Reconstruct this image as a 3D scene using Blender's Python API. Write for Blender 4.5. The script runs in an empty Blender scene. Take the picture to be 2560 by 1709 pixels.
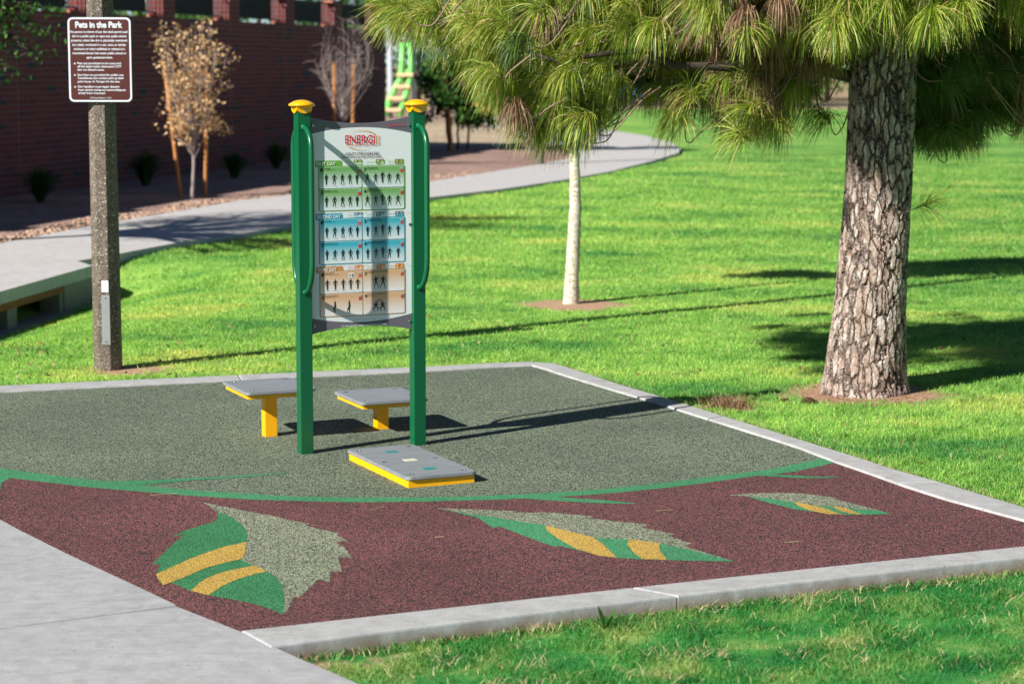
import bpy, bmesh, math, random
import numpy as np
from mathutils import Vector, Matrix, noise
from mathutils.geometry import tessellate_polygon

# ------------------------------------------------------------------ camera, sky, sun, exposure
scene = bpy.context.scene
SC = scene.collection
R = math.radians
cam_d = bpy.data.cameras.new('camera'); cam = bpy.data.objects.new('camera', cam_d); SC.objects.link(cam)
PITCH, ROLL, CAMH = 0.1305, 0.0018, 2.3501
cp, sp = math.cos(PITCH), math.sin(PITCH)
fw = Vector((0, cp, -sp)); up0 = Vector((0, sp, cp)); rt0 = Vector((1, 0, 0))
rt = math.cos(ROLL)*rt0 + math.sin(ROLL)*up0; up = -math.sin(ROLL)*rt0 + math.cos(ROLL)*up0
cam.matrix_world = Matrix(((rt.x, up.x, -fw.x, 0), (rt.y, up.y, -fw.y, 0), (rt.z, up.z, -fw.z, CAMH), (0, 0, 0, 1)))
cam_d.sensor_width = 36; cam_d.lens = 74.52; cam_d.clip_start = 0.1; cam_d.clip_end = 3000
cam_d.dof.use_dof = True; cam_d.dof.focus_distance = 11.8; cam_d.dof.aperture_fstop = 3.1
scene.camera = cam
SUN_EL, SUN_AZ = R(32.35), R(228.0)
w = bpy.data.worlds.new('World'); scene.world = w; w.use_nodes = True
nt = w.node_tree; bg = nt.nodes['Background']
sky = nt.nodes.new('ShaderNodeTexSky'); sky.sky_type = 'NISHITA'; sky.sun_disc = False
sky.sun_elevation = SUN_EL; sky.sun_rotation = SUN_AZ; sky.air_density = 0.7; sky.dust_density = 0.0; sky.altitude = 2000; sky.ozone_density = 2.0
nt.links.new(sky.outputs[0], bg.inputs[0]); bg.inputs[1].default_value = 0.05
sd = bpy.data.lights.new('sun', 'SUN'); sd.energy = 5.0; sd.angle = R(0.53); sd.color = (1, 0.96, 0.90)
sun = bpy.data.objects.new('sun', sd); SC.objects.link(sun); sun.location = (-20, -20, 25)
sdir = Vector((math.sin(SUN_AZ)*math.cos(SUN_EL), math.cos(SUN_AZ)*math.cos(SUN_EL), math.sin(SUN_EL)))
sun.rotation_euler = sdir.to_track_quat('Z', 'Y').to_euler()
vs = scene.view_settings; vs.view_transform = 'Standard'; vs.look = 'None'; vs.gamma = 1; vs.exposure = 0.8

# ------------------------------------------------------------------ traced ground plan (metres)
P = {
 'walk_edge': [[-2.646,10.749],[-2.468,10.469],[-2.132,9.969],[-1.799,9.496],[-1.477,9.036],[-1.121,8.578]],
 'walk_edge2': [[-1.121,8.578],[-1.028,8.448],[-0.936,8.309],[-0.848,8.186],[-0.601,7.859]],
 'walk_joint': [[-2.134,8.611],[-1.92,8.776],[-1.693,8.919],[-1.455,8.993]],
 'stem_up_a': [[-2.991,12.188],[-2.748,12.035],[-2.516,11.91],[-2.301,11.802]],
 'twig_up': [[-2.301,11.802],[-2.037,11.839],[-1.758,11.917],[-1.476,12.005],[-1.296,12.058]],
 'twig_lo': [[-1.294,12.043],[-1.563,11.919],[-1.841,11.826],[-2.053,11.706]],
 'stem_up_b': [[-2.089,11.692],[-1.802,11.565],[-1.458,11.46],[-1.216,11.392],[-0.841,11.363],[-0.828,11.364],[-0.55,11.366],[-0.271,11.391],[-0.038,11.44],[0.196,11.498],[0.482,11.595],[0.776,11.742],[1.081,11.933],[1.447,12.151],[1.604,12.281],[1.825,12.502],[1.876,12.555]],
 'stem_lo': [[-2.831,11.518],[-2.879,11.758],[-2.863,11.897],[-2.654,11.784],[-2.384,11.641],[-2.078,11.524],[-1.778,11.41],[-1.392,11.299],[-1.017,11.248],[-0.819,11.237],[-0.452,11.262],[-0.084,11.311],[0.064,11.344]],
 'br1_lo': [[0.064,11.344],[0.285,11.269],[0.468,11.225],[0.669,11.205]],
 'br1_up': [[0.67,11.223],[0.471,11.316],[0.241,11.382]],
 'stem_lo2': [[0.241,11.382],[0.573,11.501],[0.865,11.646],[1.067,11.769],[1.087,11.78],[1.282,11.913],[1.412,12.0]],
 'br2_lo': [[1.412,12.0],[1.519,11.972],[1.652,11.93],[1.79,11.932],[1.868,11.961]],
 'br2_up': [[1.871,11.98],[1.75,11.974],[1.616,12.011],[1.501,12.049]],
 'stem_lo3': [[1.501,12.049],[1.642,12.133],[1.794,12.283],[1.914,12.421]],
 'leaf1g': [[-1.67,11.234],[-1.577,11.151],[-1.439,11.034],[-1.251,10.886],[-1.143,10.774],[-1.041,10.697],[-1.06,10.657],[-0.956,10.546],[-0.872,10.483],[-0.881,10.43],[-0.811,10.296],[-0.875,10.292],[-0.818,10.155],[-0.764,9.941],[-0.834,9.96],[-0.792,9.663],[-0.845,9.671],[-0.831,9.459],[-0.886,9.511],[-0.913,9.347],[-0.942,9.181],[-0.971,9.189],[-0.969,9.051],[-0.971,8.957],[-0.984,8.887],[-0.998,9.099],[-1.02,9.263],[-1.044,9.415],[-1.085,9.554],[-1.139,9.66],[-1.214,9.778],[-1.287,9.881],[-1.286,9.995],[-1.312,10.272],[-1.323,10.416],[-1.348,10.543],[-1.395,10.694],[-1.463,10.85],[-1.519,10.94],[-1.552,10.975],[-1.609,11.103]],
 'leaf1': [[-1.552,10.975],[-1.519,10.94],[-1.463,10.85],[-1.395,10.694],[-1.348,10.543],[-1.323,10.416],[-1.312,10.272],[-1.286,9.995],[-1.287,9.881],[-1.214,9.778],[-1.139,9.66],[-1.085,9.554],[-1.044,9.415],[-1.02,9.263],[-0.998,9.099],[-0.984,8.887],[-1.045,8.972],[-1.128,9.066],[-1.239,9.146],[-1.35,9.211],[-1.44,9.293],[-1.555,9.445],[-1.582,9.393],[-1.625,9.514],[-1.647,9.603],[-1.66,9.803],[-1.698,9.793],[-1.682,10.07],[-1.646,10.445],[-1.702,10.392],[-1.654,10.53],[-1.614,10.605],[-1.539,10.737],[-1.531,10.838]],
 'l1s1': [[-1.647,9.603],[-1.598,9.739],[-1.537,9.907],[-1.47,10.052],[-1.398,10.181],[-1.312,10.272],[-1.286,9.995],[-1.291,9.909],[-1.352,9.842],[-1.443,9.712],[-1.504,9.55],[-1.555,9.445],[-1.582,9.393],[-1.625,9.514]],
 'l1s2': [[-1.44,9.293],[-1.423,9.429],[-1.4,9.534],[-1.347,9.641],[-1.291,9.704],[-1.214,9.778],[-1.139,9.66],[-1.193,9.606],[-1.264,9.499],[-1.311,9.378],[-1.35,9.211],[-1.397,9.252]],
 'leaf2g': [[-0.418,11.085],[-0.218,11.065],[0.035,11.011],[0.008,10.985],[0.233,10.983],[0.436,10.878],[0.39,10.849],[0.709,10.687],[0.661,10.626],[0.824,10.469],[0.787,10.437],[0.891,10.255],[0.846,10.21],[1.063,9.88],[0.917,10.064],[0.724,10.272],[0.585,10.347],[0.408,10.384],[0.268,10.551],[0.174,10.67],[0.052,10.751],[-0.081,10.853],[-0.243,10.957],[-0.335,11.034]],
 'leaf2': [[-0.335,11.034],[-0.243,10.957],[-0.081,10.853],[0.052,10.751],[0.174,10.67],[0.268,10.551],[0.408,10.384],[0.585,10.347],[0.724,10.272],[0.917,10.064],[1.063,9.88],[0.861,9.893],[0.659,9.912],[0.506,9.946],[0.331,10.103],[0.234,10.205],[0.217,10.175],[0.135,10.298],[-0.062,10.64],[-0.096,10.607],[-0.123,10.688],[-0.178,10.852],[-0.26,10.936]],
 'l2s1': [[0.174,10.67],[0.268,10.551],[0.408,10.384],[0.446,10.263],[0.506,9.946],[0.418,9.988],[0.308,10.15],[0.221,10.394],[0.177,10.55]],
 'l2s2': [[0.585,10.347],[0.732,10.265],[0.721,10.099],[0.744,9.903],[0.627,9.919],[0.593,10.043],[0.57,10.226]],
 'leaf3g': [[1.19,11.448],[1.327,11.493],[1.462,11.512],[1.611,11.496],[1.779,11.375],[1.749,11.353],[1.85,11.218],[1.926,11.102],[2.003,10.961],[1.957,11.033],[1.838,11.089],[1.719,11.15],[1.618,11.17],[1.51,11.266],[1.4,11.363],[1.291,11.406]],
 'leaf3': [[1.291,11.406],[1.4,11.363],[1.51,11.266],[1.618,11.17],[1.719,11.15],[1.838,11.089],[1.957,11.033],[2.003,10.961],[1.856,10.939],[1.738,10.938],[1.611,10.998],[1.503,11.078],[1.386,11.244]],
 'l3s1': [[1.526,11.266],[1.618,11.17],[1.668,11.1],[1.738,10.938],[1.655,10.95],[1.583,11.038],[1.538,11.153]],
 'l3s2': [[1.719,11.15],[1.782,11.114],[1.843,10.939],[1.769,10.979],[1.725,11.08]],
 'far_in': [[-3.675,15.039],[-0.554,16.16],[-0.189,16.326],[0.155,16.442]],
 'far_out': [[-3.739,15.307],[-0.561,16.367],[-0.191,16.524],[0.129,16.615],[0.307,16.563]],
 'right_in': [[0.174,16.442],[0.36,15.982],[0.652,15.344],[0.922,14.776],[1.761,12.887],[1.91,12.426],[2.045,12.088],[2.2,11.667],[2.354,11.316],[2.654,10.769]],
 'right_out': [[0.307,16.563],[0.544,16.047],[0.787,15.444],[1.048,14.885],[1.941,12.834],[2.107,12.464],[2.211,12.187],[2.439,11.737],[2.562,11.469],[2.731,11.089]],
 'near_in': [[-1.121,8.578],[-0.933,8.673],[-0.725,8.757],[-0.478,8.856],[-0.287,8.943],[0.083,9.121],[0.56,9.329],[0.863,9.452],[1.149,9.583],[1.672,9.821],[2.507,10.152]],
 'near_out': [[-0.94,8.346],[-0.7,8.45],[-0.626,8.528],[-0.279,8.691],[0.081,8.86],[0.455,9.05],[0.921,9.248],[1.118,9.312],[1.633,9.583],[2.453,9.925]],
 'near_joint': [[0.56,9.323],[0.638,9.11]],
}

# ------------------------------------------------------------------ material helpers
def new_mat(name):
    m = bpy.data.materials.new(name); m.use_nodes = True
    return m, m.node_tree, m.node_tree.nodes['Principled BSDF']
def N(t, kind, **kw):
    n = t.nodes.new(kind)
    for k, v in kw.items():
        if k in n.inputs: n.inputs[k].default_value = v
        else: setattr(n, k, v)
    return n
def ramp(t, stops, interp='LINEAR'):
    n = t.nodes.new('ShaderNodeValToRGB'); cr = n.color_ramp; cr.interpolation = interp
    while len(cr.elements) < len(stops): cr.elements.new(0.5)
    for el, (p, c) in zip(cr.elements, stops):
        el.position = p; el.color = (*c, 1) if len(c) == 3 else c
    return n
def coords(t, which='Object', scale=(1, 1, 1)):
    tc = t.nodes.new('ShaderNodeTexCoord'); mp = t.nodes.new('ShaderNodeMapping'); mp.inputs['Scale'].default_value = scale
    t.links.new(tc.outputs[which], mp.inputs[0]); return mp.outputs[0]
def wpos(t, scale=(1, 1, 1)):
    g = t.nodes.new('ShaderNodeNewGeometry'); mp = t.nodes.new('ShaderNodeMapping'); mp.inputs['Scale'].default_value = scale
    t.links.new(g.outputs['Position'], mp.inputs[0]); return mp.outputs[0]
def mixc(t, fac, a, b, mode='MIX'):
    n = t.nodes.new('ShaderNodeMix'); n.data_type = 'RGBA'; n.blend_type = mode
    for i, v in ((0, fac), (6, a), (7, b)):
        if hasattr(v, 'links'): t.links.new(v, n.inputs[i])
        else: n.inputs[i].default_value = (*v, 1) if isinstance(v, tuple) and len(v) == 3 else v
    return n.outputs[2]
def math_n(t, op, a, b=0.5, clamp=False):
    n = t.nodes.new('ShaderNodeMath'); n.operation = op; n.use_clamp = clamp
    for i, v in ((0, a), (1, b)):
        if hasattr(v, 'links'): t.links.new(v, n.inputs[i])
        else: n.inputs[i].default_value = v
    return n.outputs[0]
def bump(t, bs, h, strength=0.3, dist=0.01):
    b = t.nodes.new('ShaderNodeBump'); b.inputs['Strength'].default_value = strength; b.inputs['Distance'].default_value = dist
    t.links.new(h, b.inputs['Height']); t.links.new(b.outputs[0], bs.inputs['Normal'])
def paint(name, col, rough=0.4, var=0.06, metal=0.0, nscale=6, bmp=0.0, coat=0.0):
    m, t, bs = new_mat(name); c = coords(t)
    n = N(t, 'ShaderNodeTexNoise', Scale=nscale, Detail=5.0); t.links.new(c, n.inputs['Vector'])
    a = tuple(max(0, x*(1-var*2)) for x in col); b = tuple(min(1, x*(1+var)) for x in col)
    t.links.new(mixc(t, n.outputs[0], a, b), bs.inputs['Base Color'])
    bs.inputs['Roughness'].default_value = rough; bs.inputs['Metallic'].default_value = metal; bs.inputs['Coat Weight'].default_value = coat
    if bmp: bump(t, bs, n.outputs[0], bmp, 0.003)
    return m
def rubber(name, a, b, thr=0.5, scale=180, sheen=0.85):
    m, t, bs = new_mat(name); c = wpos(t)
    v = N(t, 'ShaderNodeTexVoronoi', Scale=scale); v.distance = 'MANHATTAN'; t.links.new(c, v.inputs['Vector'])
    sp_ = t.nodes.new('ShaderNodeSeparateColor'); t.links.new(v.outputs['Color'], sp_.inputs[0])
    r_ = ramp(t, [(thr-0.07, (0, 0, 0)), (thr+0.07, (1, 1, 1))]); t.links.new(sp_.outputs[0], r_.inputs[0])
    col = mixc(t, r_.outputs[0], a, b)
    br = math_n(t, 'ADD', math_n(t, 'MULTIPLY', sp_.outputs[1], 0.55), 0.72)
    n = N(t, 'ShaderNodeTexNoise', Scale=0.9, Detail=6.0, Roughness=0.6); t.links.new(c, n.inputs['Vector'])
    br = math_n(t, 'MULTIPLY', br, math_n(t, 'ADD', math_n(t, 'MULTIPLY', n.outputs[0], 0.85), 0.50))
    vm = t.nodes.new('ShaderNodeVectorMath'); vm.operation = 'SCALE'; t.links.new(col, vm.inputs[0]); t.links.new(br, vm.inputs['Scale'])
    t.links.new(vm.outputs[0], bs.inputs['Base Color']); bs.inputs['Roughness'].default_value = sheen
    bs.inputs['Specular IOR Level'].default_value = 0.35
    bump(t, bs, math_n(t, 'SUBTRACT', 1.0, v.outputs['Distance']), 0.9, 0.004)
    return m
def concrete(name, col, dirt=(0.25, 0.2, 0.15), amt=0.35, low=None):
    m, t, bs = new_mat(name); c = wpos(t)
    n1 = N(t, 'ShaderNodeTexNoise', Scale=0.9, Detail=8.0, Roughness=0.65); t.links.new(c, n1.inputs['Vector'])
    n2 = N(t, 'ShaderNodeTexNoise', Scale=9.0, Detail=8.0, Roughness=0.7, Distortion=0.6); t.links.new(c, n2.inputs['Vector'])
    n3 = N(t, 'ShaderNodeTexNoise', Scale=160.0, Detail=3.0); t.links.new(c, n3.inputs['Vector'])
    r1 = ramp(t, [(0.42, (0, 0, 0)), (0.75, (1, 1, 1))]); t.links.new(n1.outputs[0], r1.inputs[0])
    r2 = ramp(t, [(0.35, (0.80, 0.80, 0.80)), (0.65, (1.05, 1.05, 1.05))]); t.links.new(n2.outputs[0], r2.inputs[0])
    base = mixc(t, math_n(t, 'MULTIPLY', r1.outputs[0], amt), col, tuple(x*0.78 for x in col))
    base = mixc(t, 1.0, base, r2.outputs[0], 'MULTIPLY')
    r3 = ramp(t, [(0.3, (0.86, 0.86, 0.86)), (0.6, (1.04, 1.04, 1.04))]); t.links.new(n3.outputs[0], r3.inputs[0])
    base = mixc(t, 1.0, base, r3.outputs[0], 'MULTIPLY')
    ms = t.nodes.new('ShaderNodeMapping'); ms.inputs['Rotation'].default_value = (0, 0, -0.35); ms.inputs['Scale'].default_value = (2.5, 26, 1); t.links.new(c, ms.inputs[0])
    n4 = N(t, 'ShaderNodeTexNoise', Scale=1.6, Detail=7.0, Roughness=0.7); t.links.new(ms.outputs[0], n4.inputs['Vector'])
    r4 = ramp(t, [(0.3, (0.86, 0.85, 0.84)), (0.55, (1.0, 1.0, 1.0)), (0.75, (1.07, 1.07, 1.07))]); t.links.new(n4.outputs[0], r4.inputs[0]); base = mixc(t, 1.0, base, r4.outputs[0], 'MULTIPLY')
    n5 = N(t, 'ShaderNodeTexNoise', Scale=34.0, Detail=3.0, Roughness=0.5); t.links.new(c, n5.inputs['Vector'])
    r5 = ramp(t, [(0.24, (0.45, 0.42, 0.38)), (0.30, (1, 1, 1))]); t.links.new(n5.outputs[0], r5.inputs[0]); base = mixc(t, 1.0, base, r5.outputs[0], 'MULTIPLY')
    if low is not None:    # soil splashed on the lower part of a kerb face
        sx = t.nodes.new('ShaderNodeSeparateXYZ'); t.links.new(c, sx.inputs[0])
        lo, hi = low
        f = math_n(t, 'DIVIDE', math_n(t, 'SUBTRACT', hi, math_n(t, 'ADD', sx.outputs[2], math_n(t, 'MULTIPLY', math_n(t, 'SUBTRACT', n2.outputs[0], 0.5), 0.09))), hi-lo, True)
        base = mixc(t, f, base, dirt)
    t.links.new(base, bs.inputs['Base Color']); bs.inputs['Roughness'].default_value = 0.85
    bump(t, bs, math_n(t, 'ADD', n3.outputs[0], n2.outputs[0]), 0.25, 0.004)
    return m
DIRT = [(2.56, 15.18, 0.54), (0.61, 21.15, 0.52), (-2.95, 16.28, 0.26), (1.50, 14.55, 0.16), (-0.80, 8.30, 0.10), (-0.55, 8.42, 0.05)]   # bare soil round trunks and posts
def grass_color(t):
    """shared lawn tone: patches by world position; returns colour socket"""
    c = wpos(t)
    ms = t.nodes.new('ShaderNodeMapping'); ms.inputs['Rotation'].default_value = (0, 0, 0.35); ms.inputs['Scale'].default_value = (0.6, 0.8, 1.0); t.links.new(c, ms.inputs[0])
    n = N(t, 'ShaderNodeTexNoise', Scale=0.7, Detail=8.0, Roughness=0.68); t.links.new(ms.outputs[0], n.inputs['Vector'])
    n2 = N(t, 'ShaderNodeTexNoise', Scale=3.2, Detail=4.0, Roughness=0.6); t.links.new(c, n2.inputs['Vector'])
    a = ramp(t, [(0.36, (0.10, 0.31, 0.07)), (0.46, (0.24, 0.47, 0.085)), (0.54, (0.31, 0.55, 0.11)), (0.64, (0.50, 0.60, 0.14))]); t.links.new(n.outputs[0], a.inputs[0])
    b = ramp(t, [(0.30, (0.36, 0.50, 0.40)), (0.45, (0.88, 0.94, 0.9)), (0.56, (1, 1, 1)), (0.72, (1.3, 1.14, 1.1))]); t.links.new(n2.outputs[0], b.inputs[0])
    s0 = t.nodes.new('ShaderNodeSeparateXYZ'); t.links.new(c, s0.inputs[0]); fd = math_n(t, 'MULTIPLY', math_n(t, 'SUBTRACT', s0.outputs[1], 16.0), 0.06, True)
    col = mixc(t, 1.0, a.outputs[0], mixc(t, math_n(t, 'MULTIPLY', fd, 0.85), b.outputs[0], (0.97, 0.97, 0.97)), 'MULTIPLY')
    # the strip in front of the kerb is an older, deeper green turf
    sx = t.nodes.new('ShaderNodeSeparateXYZ'); t.links.new(c, sx.inputs[0])
    f = math_n(t, 'MULTIPLY', math_n(t, 'SUBTRACT', 11.0, sx.outputs[1]), 0.9, True)
    old = ramp(t, [(0.30, (0.018, 0.18, 0.042)), (0.5, (0.07, 0.30, 0.06)), (0.68, (0.29, 0.43, 0.12))]); t.links.new(n2.outputs[0], old.inputs[0])
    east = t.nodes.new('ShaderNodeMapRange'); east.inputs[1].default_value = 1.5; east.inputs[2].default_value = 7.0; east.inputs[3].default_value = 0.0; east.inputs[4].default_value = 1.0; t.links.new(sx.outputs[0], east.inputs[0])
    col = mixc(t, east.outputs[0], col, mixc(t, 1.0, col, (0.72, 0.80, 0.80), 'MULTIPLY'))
    return mixc(t, f, col, old.outputs[0]), c, f
def lawn_mat():
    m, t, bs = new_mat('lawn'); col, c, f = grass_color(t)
    n = N(t, 'ShaderNodeTexNoise', Scale=45.0, Detail=6.0, Roughness=0.75); t.links.new(c, n.inputs['Vector'])
    r_ = ramp(t, [(0.3, (0.55, 0.6, 0.5)), (0.6, (1.0, 1.0, 1.0))]); t.links.new(n.outputs[0], r_.inputs[0])
    col = mixc(t, 1.0, col, r_.outputs[0], 'MULTIPLY')
    sx = t.nodes.new('ShaderNodeSeparateXYZ'); t.links.new(c, sx.inputs[0])
    nd = N(t, 'ShaderNodeTexNoise', Scale=7.0, Detail=4.0); t.links.new(c, nd.inputs['Vector'])
    soil = ramp(t, [(0.3, (0.30, 0.17, 0.10)), (0.7, (0.60, 0.40, 0.26))]); t.links.new(n.outputs[0], soil.inputs[0])
    for (x, y, r) in DIRT:
        vd = t.nodes.new('ShaderNodeVectorMath'); vd.operation = 'DISTANCE'; t.links.new(c, vd.inputs[0]); vd.inputs[1].default_value = (x, y, -0.05)
        d = math_n(t, 'ADD', vd.outputs['Value'], math_n(t, 'MULTIPLY', math_n(t, 'SUBTRACT', nd.outputs[0], 0.5), 0.5))
        k = math_n(t, 'MULTIPLY', math_n(t, 'SUBTRACT', r+0.08, d), 7.0, True)
        col = mixc(t, k, col, soil.outputs[0])
    # dry ground beyond the lawn
    far = math_n(t, 'MULTIPLY', math_n(t, 'SUBTRACT', sx.outputs[1], 112.0), 0.2, True)
    col = mixc(t, far, col, (0.34, 0.25, 0.15))
    t.links.new(col, bs.inputs['Base Color']); bs.inputs['Roughness'].default_value = 0.9; bs.inputs['Specular IOR Level'].default_value = 0.15
    bump(t, bs, n.outputs[0], 0.6, 0.02)
    return m
def leafy(name, stops, trans=0.35, rough=0.6, grass=False, spec=0.3):
    """foliage: colour picked per leaf/needle/blade"""
    m = bpy.data.materials.new(name); m.use_nodes = True; t = m.node_tree; t.nodes.clear()
    out = t.nodes.new('ShaderNodeOutputMaterial'); g = t.nodes.new('ShaderNodeNewGeometry')
    rr = ramp(t, stops); t.links.new(g.outputs['Random Per Island'], rr.inputs[0]); col = rr.outputs[0]
    if grass:
        gc, c, f = grass_color(t)
        col = mixc(t, 1.0, gc, col, 'MULTIPLY')
        st = ramp(t, [(0.0, (1, 1, 1)), (0.035, (0, 0, 0))], 'CONSTANT'); t.links.new(g.outputs['Random Per Island'], st.inputs[0])
        col = mixc(t, st.outputs[0], col, (0.62, 0.50, 0.27))
    d = N(t, 'ShaderNodeBsdfPrincipled', Roughness=rough); d.inputs['Specular IOR Level'].default_value = spec; t.links.new(col, d.inputs['Base Color'])
    tr = t.nodes.new('ShaderNodeBsdfTranslucent'); t.links.new(mixc(t, 1.0, col, (1.25, 1.15, 0.5), 'MULTIPLY'), tr.inputs[0])
    mx = t.nodes.new('ShaderNodeMixShader'); mx.inputs[0].default_value = trans
    t.links.new(d.outputs[0], mx.inputs[1]); t.links.new(tr.outputs[0], mx.inputs[2]); t.links.new(mx.outputs[0], out.inputs[0])
    return m
def bark(name, cols, crack, sc=(13.5, 13.5, 3.0), disp=0.042, thr=0.10, detail=26):
    m, t, bs = new_mat(name); c = coords(t)
    n0 = N(t, 'ShaderNodeTexNoise', Scale=3.0, Detail=4.0); t.links.new(c, n0.inputs['Vector'])
    wv = t.nodes.new('ShaderNodeVectorMath'); wv.operation = 'MULTIPLY_ADD'
    t.links.new(n0.outputs['Color'], wv.inputs[0]); wv.inputs[1].default_value = (0.09, 0.09, 0.05); t.links.new(c, wv.inputs[2])
    n1 = N(t, 'ShaderNodeTexNoise', Scale=14.0, Detail=5.0, Roughness=0.7); t.links.new(c, n1.inputs['Vector'])
    wv2 = t.nodes.new('ShaderNodeVectorMath'); wv2.operation = 'MULTIPLY_ADD'; t.links.new(n1.outputs['Color'], wv2.inputs[0]); wv2.inputs[1].default_value = (0.045, 0.045, 0.10); t.links.new(wv.outputs[0], wv2.inputs[2])
    mp = t.nodes.new('ShaderNodeMapping'); mp.inputs['Scale'].default_value = sc; t.links.new(wv2.outputs[0], mp.inputs[0])
    v = t.nodes.new('ShaderNodeTexVoronoi'); v.feature = 'DISTANCE_TO_EDGE'; v.inputs['Scale'].default_value = 1.6; t.links.new(mp.outputs[0], v.inputs['Vector'])
    vc = t.nodes.new('ShaderNodeTexVoronoi'); vc.inputs['Scale'].default_value = 3.7; t.links.new(mp.outputs[0], vc.inputs['Vector'])
    v2 = t.nodes.new('ShaderNodeTexVoronoi'); v2.feature = 'DISTANCE_TO_EDGE'; v2.inputs['Scale'].default_value = 3.7; t.links.new(mp.outputs[0], v2.inputs['Vector'])
    nf = N(t, 'ShaderNodeTexNoise', Scale=detail, Detail=7.0, Roughness=0.75); t.links.new(c, nf.inputs['Vector'])
    sc_ = t.nodes.new('ShaderNodeSeparateColor'); t.links.new(vc.outputs['Color'], sc_.inputs[0])
    rp = ramp(t, [(0.0, cols[0]), (0.45, cols[1]), (0.8, cols[2]), (1.0, cols[3])]); t.links.new(math_n(t, 'ADD', math_n(t, 'MULTIPLY', sc_.outputs[0], 0.55), math_n(t, 'MULTIPLY', nf.outputs[0], 0.55)), rp.inputs[0])
    e = ramp(t, [(0.0, (0, 0, 0)), (thr, (1, 1, 1))]); t.links.new(v.outputs['Distance'], e.inputs[0])
    e2 = ramp(t, [(0.0, (0.42, 0.38, 0.36)), (0.07, (1, 1, 1))]); t.links.new(v2.outputs['Distance'], e2.inputs[0])
    col = mixc(t, e.outputs[0], crack, rp.outputs[0])
    col = mixc(t, 1.0, col, e2.outputs[0], 'MULTIPLY')
    t.links.new(col, bs.inputs['Base Color']); bs.inputs['Roughness'].default_value = 0.9; bs.inputs['Specular IOR Level'].default_value = 0.2
    h = math_n(t, 'ADD', math_n(t, 'MULTIPLY', e.outputs[0], 0.7), math_n(t, 'ADD', math_n(t, 'MULTIPLY', e2.outputs[0], 0.18), math_n(t, 'MULTIPLY', nf.outputs[0], 0.4)))
    if disp:
        dn = t.nodes.new('ShaderNodeDisplacement'); dn.inputs['Scale'].default_value = disp; dn.inputs['Midlevel'].default_value = 0.8
        t.links.new(h, dn.inputs['Height']); t.links.new(dn.outputs[0], t.nodes['Material Output'].inputs['Displacement']); m.displacement_method = 'BOTH'
    else: bump(t, bs, h, 0.5, 0.02)
    return m
def aggregate(name):
    m, t, bs = new_mat(name); c = coords(t)
    v = N(t, 'ShaderNodeTexVoronoi', Scale=125.0); t.links.new(c, v.inputs['Vector'])
    s_ = t.nodes.new('ShaderNodeSeparateColor'); t.links.new(v.outputs['Color'], s_.inputs[0])
    r_ = ramp(t, [(0.0, (0.07, 0.05, 0.036)), (0.35, (0.11, 0.083, 0.06)), (0.7, (0.165, 0.13, 0.10)), (0.95, (0.26, 0.225, 0.18)), (1.0, (0.62, 0.58, 0.5))]); t.links.new(s_.outputs[0], r_.inputs[0])
    n = N(t, 'ShaderNodeTexNoise', Scale=2.5, Detail=4.0); t.links.new(c, n.inputs['Vector'])
    r2 = ramp(t, [(0.35, (0.75, 0.72, 0.70)), (0.65, (1.05, 1.05, 1.05))]); t.links.new(n.outputs[0], r2.inputs[0])
    t.links.new(mixc(t, 1.0, r_.outputs[0], r2.outputs[0], 'MULTIPLY'), bs.inputs['Base Color']); bs.inputs['Roughness'].default_value = 0.8
    bump(t, bs, math_n(t, 'SUBTRACT', 1.0, v.outputs['Distance']), 0.8, 0.006)
    return m
def brick_mat():
    m, t, bs = new_mat('dark_red_brick')
    tc = t.nodes.new('ShaderNodeTexCoord'); sx = t.nodes.new('ShaderNodeSeparateXYZ'); cx = t.nodes.new('ShaderNodeCombineXYZ')
    t.links.new(tc.outputs['Object'], sx.inputs[0])
    t.links.new(math_n(t, 'ADD', sx.outputs[0], sx.outputs[1]), cx.inputs[0]); t.links.new(sx.outputs[2], cx.inputs[1])
    b = t.nodes.new('ShaderNodeTexBrick'); t.links.new(cx.outputs[0], b.inputs['Vector'])
    for k, v in (('Scale', 1.0), ('Brick Width', 0.40), ('Row Height', 0.107), ('Mortar Size', 0.011), ('Mortar Smooth', 0.3), ('Color1', (0, 0, 0, 1)), ('Color2', (1, 1, 1, 1)), ('Mortar', (0.5, 0.5, 0.5, 1))): b.inputs[k].default_value = v
    r_ = ramp(t, [(0.0, (0.035, 0.035, 0.045)), (0.055, (0.115, 0.021, 0.021)), (0.4, (0.16, 0.029, 0.026)), (0.8, (0.20, 0.036, 0.030)), (1.0, (0.13, 0.028, 0.026))]); r_.color_ramp.interpolation = 'LINEAR'
    r_.color_ramp.elements[0].position = 0.05; r_.color_ramp.elements[1].position = 0.06
    t.links.new(b.outputs['Color'], r_.inputs[0])
    n = N(t, 'ShaderNodeTexNoise', Scale=30.0, Detail=4.0); t.links.new(tc.outputs['Object'], n.inputs['Vector'])
    r2 = ramp(t, [(0.3, (0.75, 0.75, 0.75)), (0.7, (1.1, 1.1, 1.1))]); t.links.new(n.outputs[0], r2.inputs[0])
    col = mixc(t, b.outputs['Fac'], mixc(t, 1.0, r_.outputs[0], r2.outputs[0], 'MULTIPLY'), (0.15, 0.11, 0.12))
    t.links.new(col, bs.inputs['Base Color']); bs.inputs['Roughness'].default_value = 0.85
    bump(t, bs, math_n(t, 'SUBTRACT', 1.0, b.outputs['Fac']), 0.6, 0.01)
    return m
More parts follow.
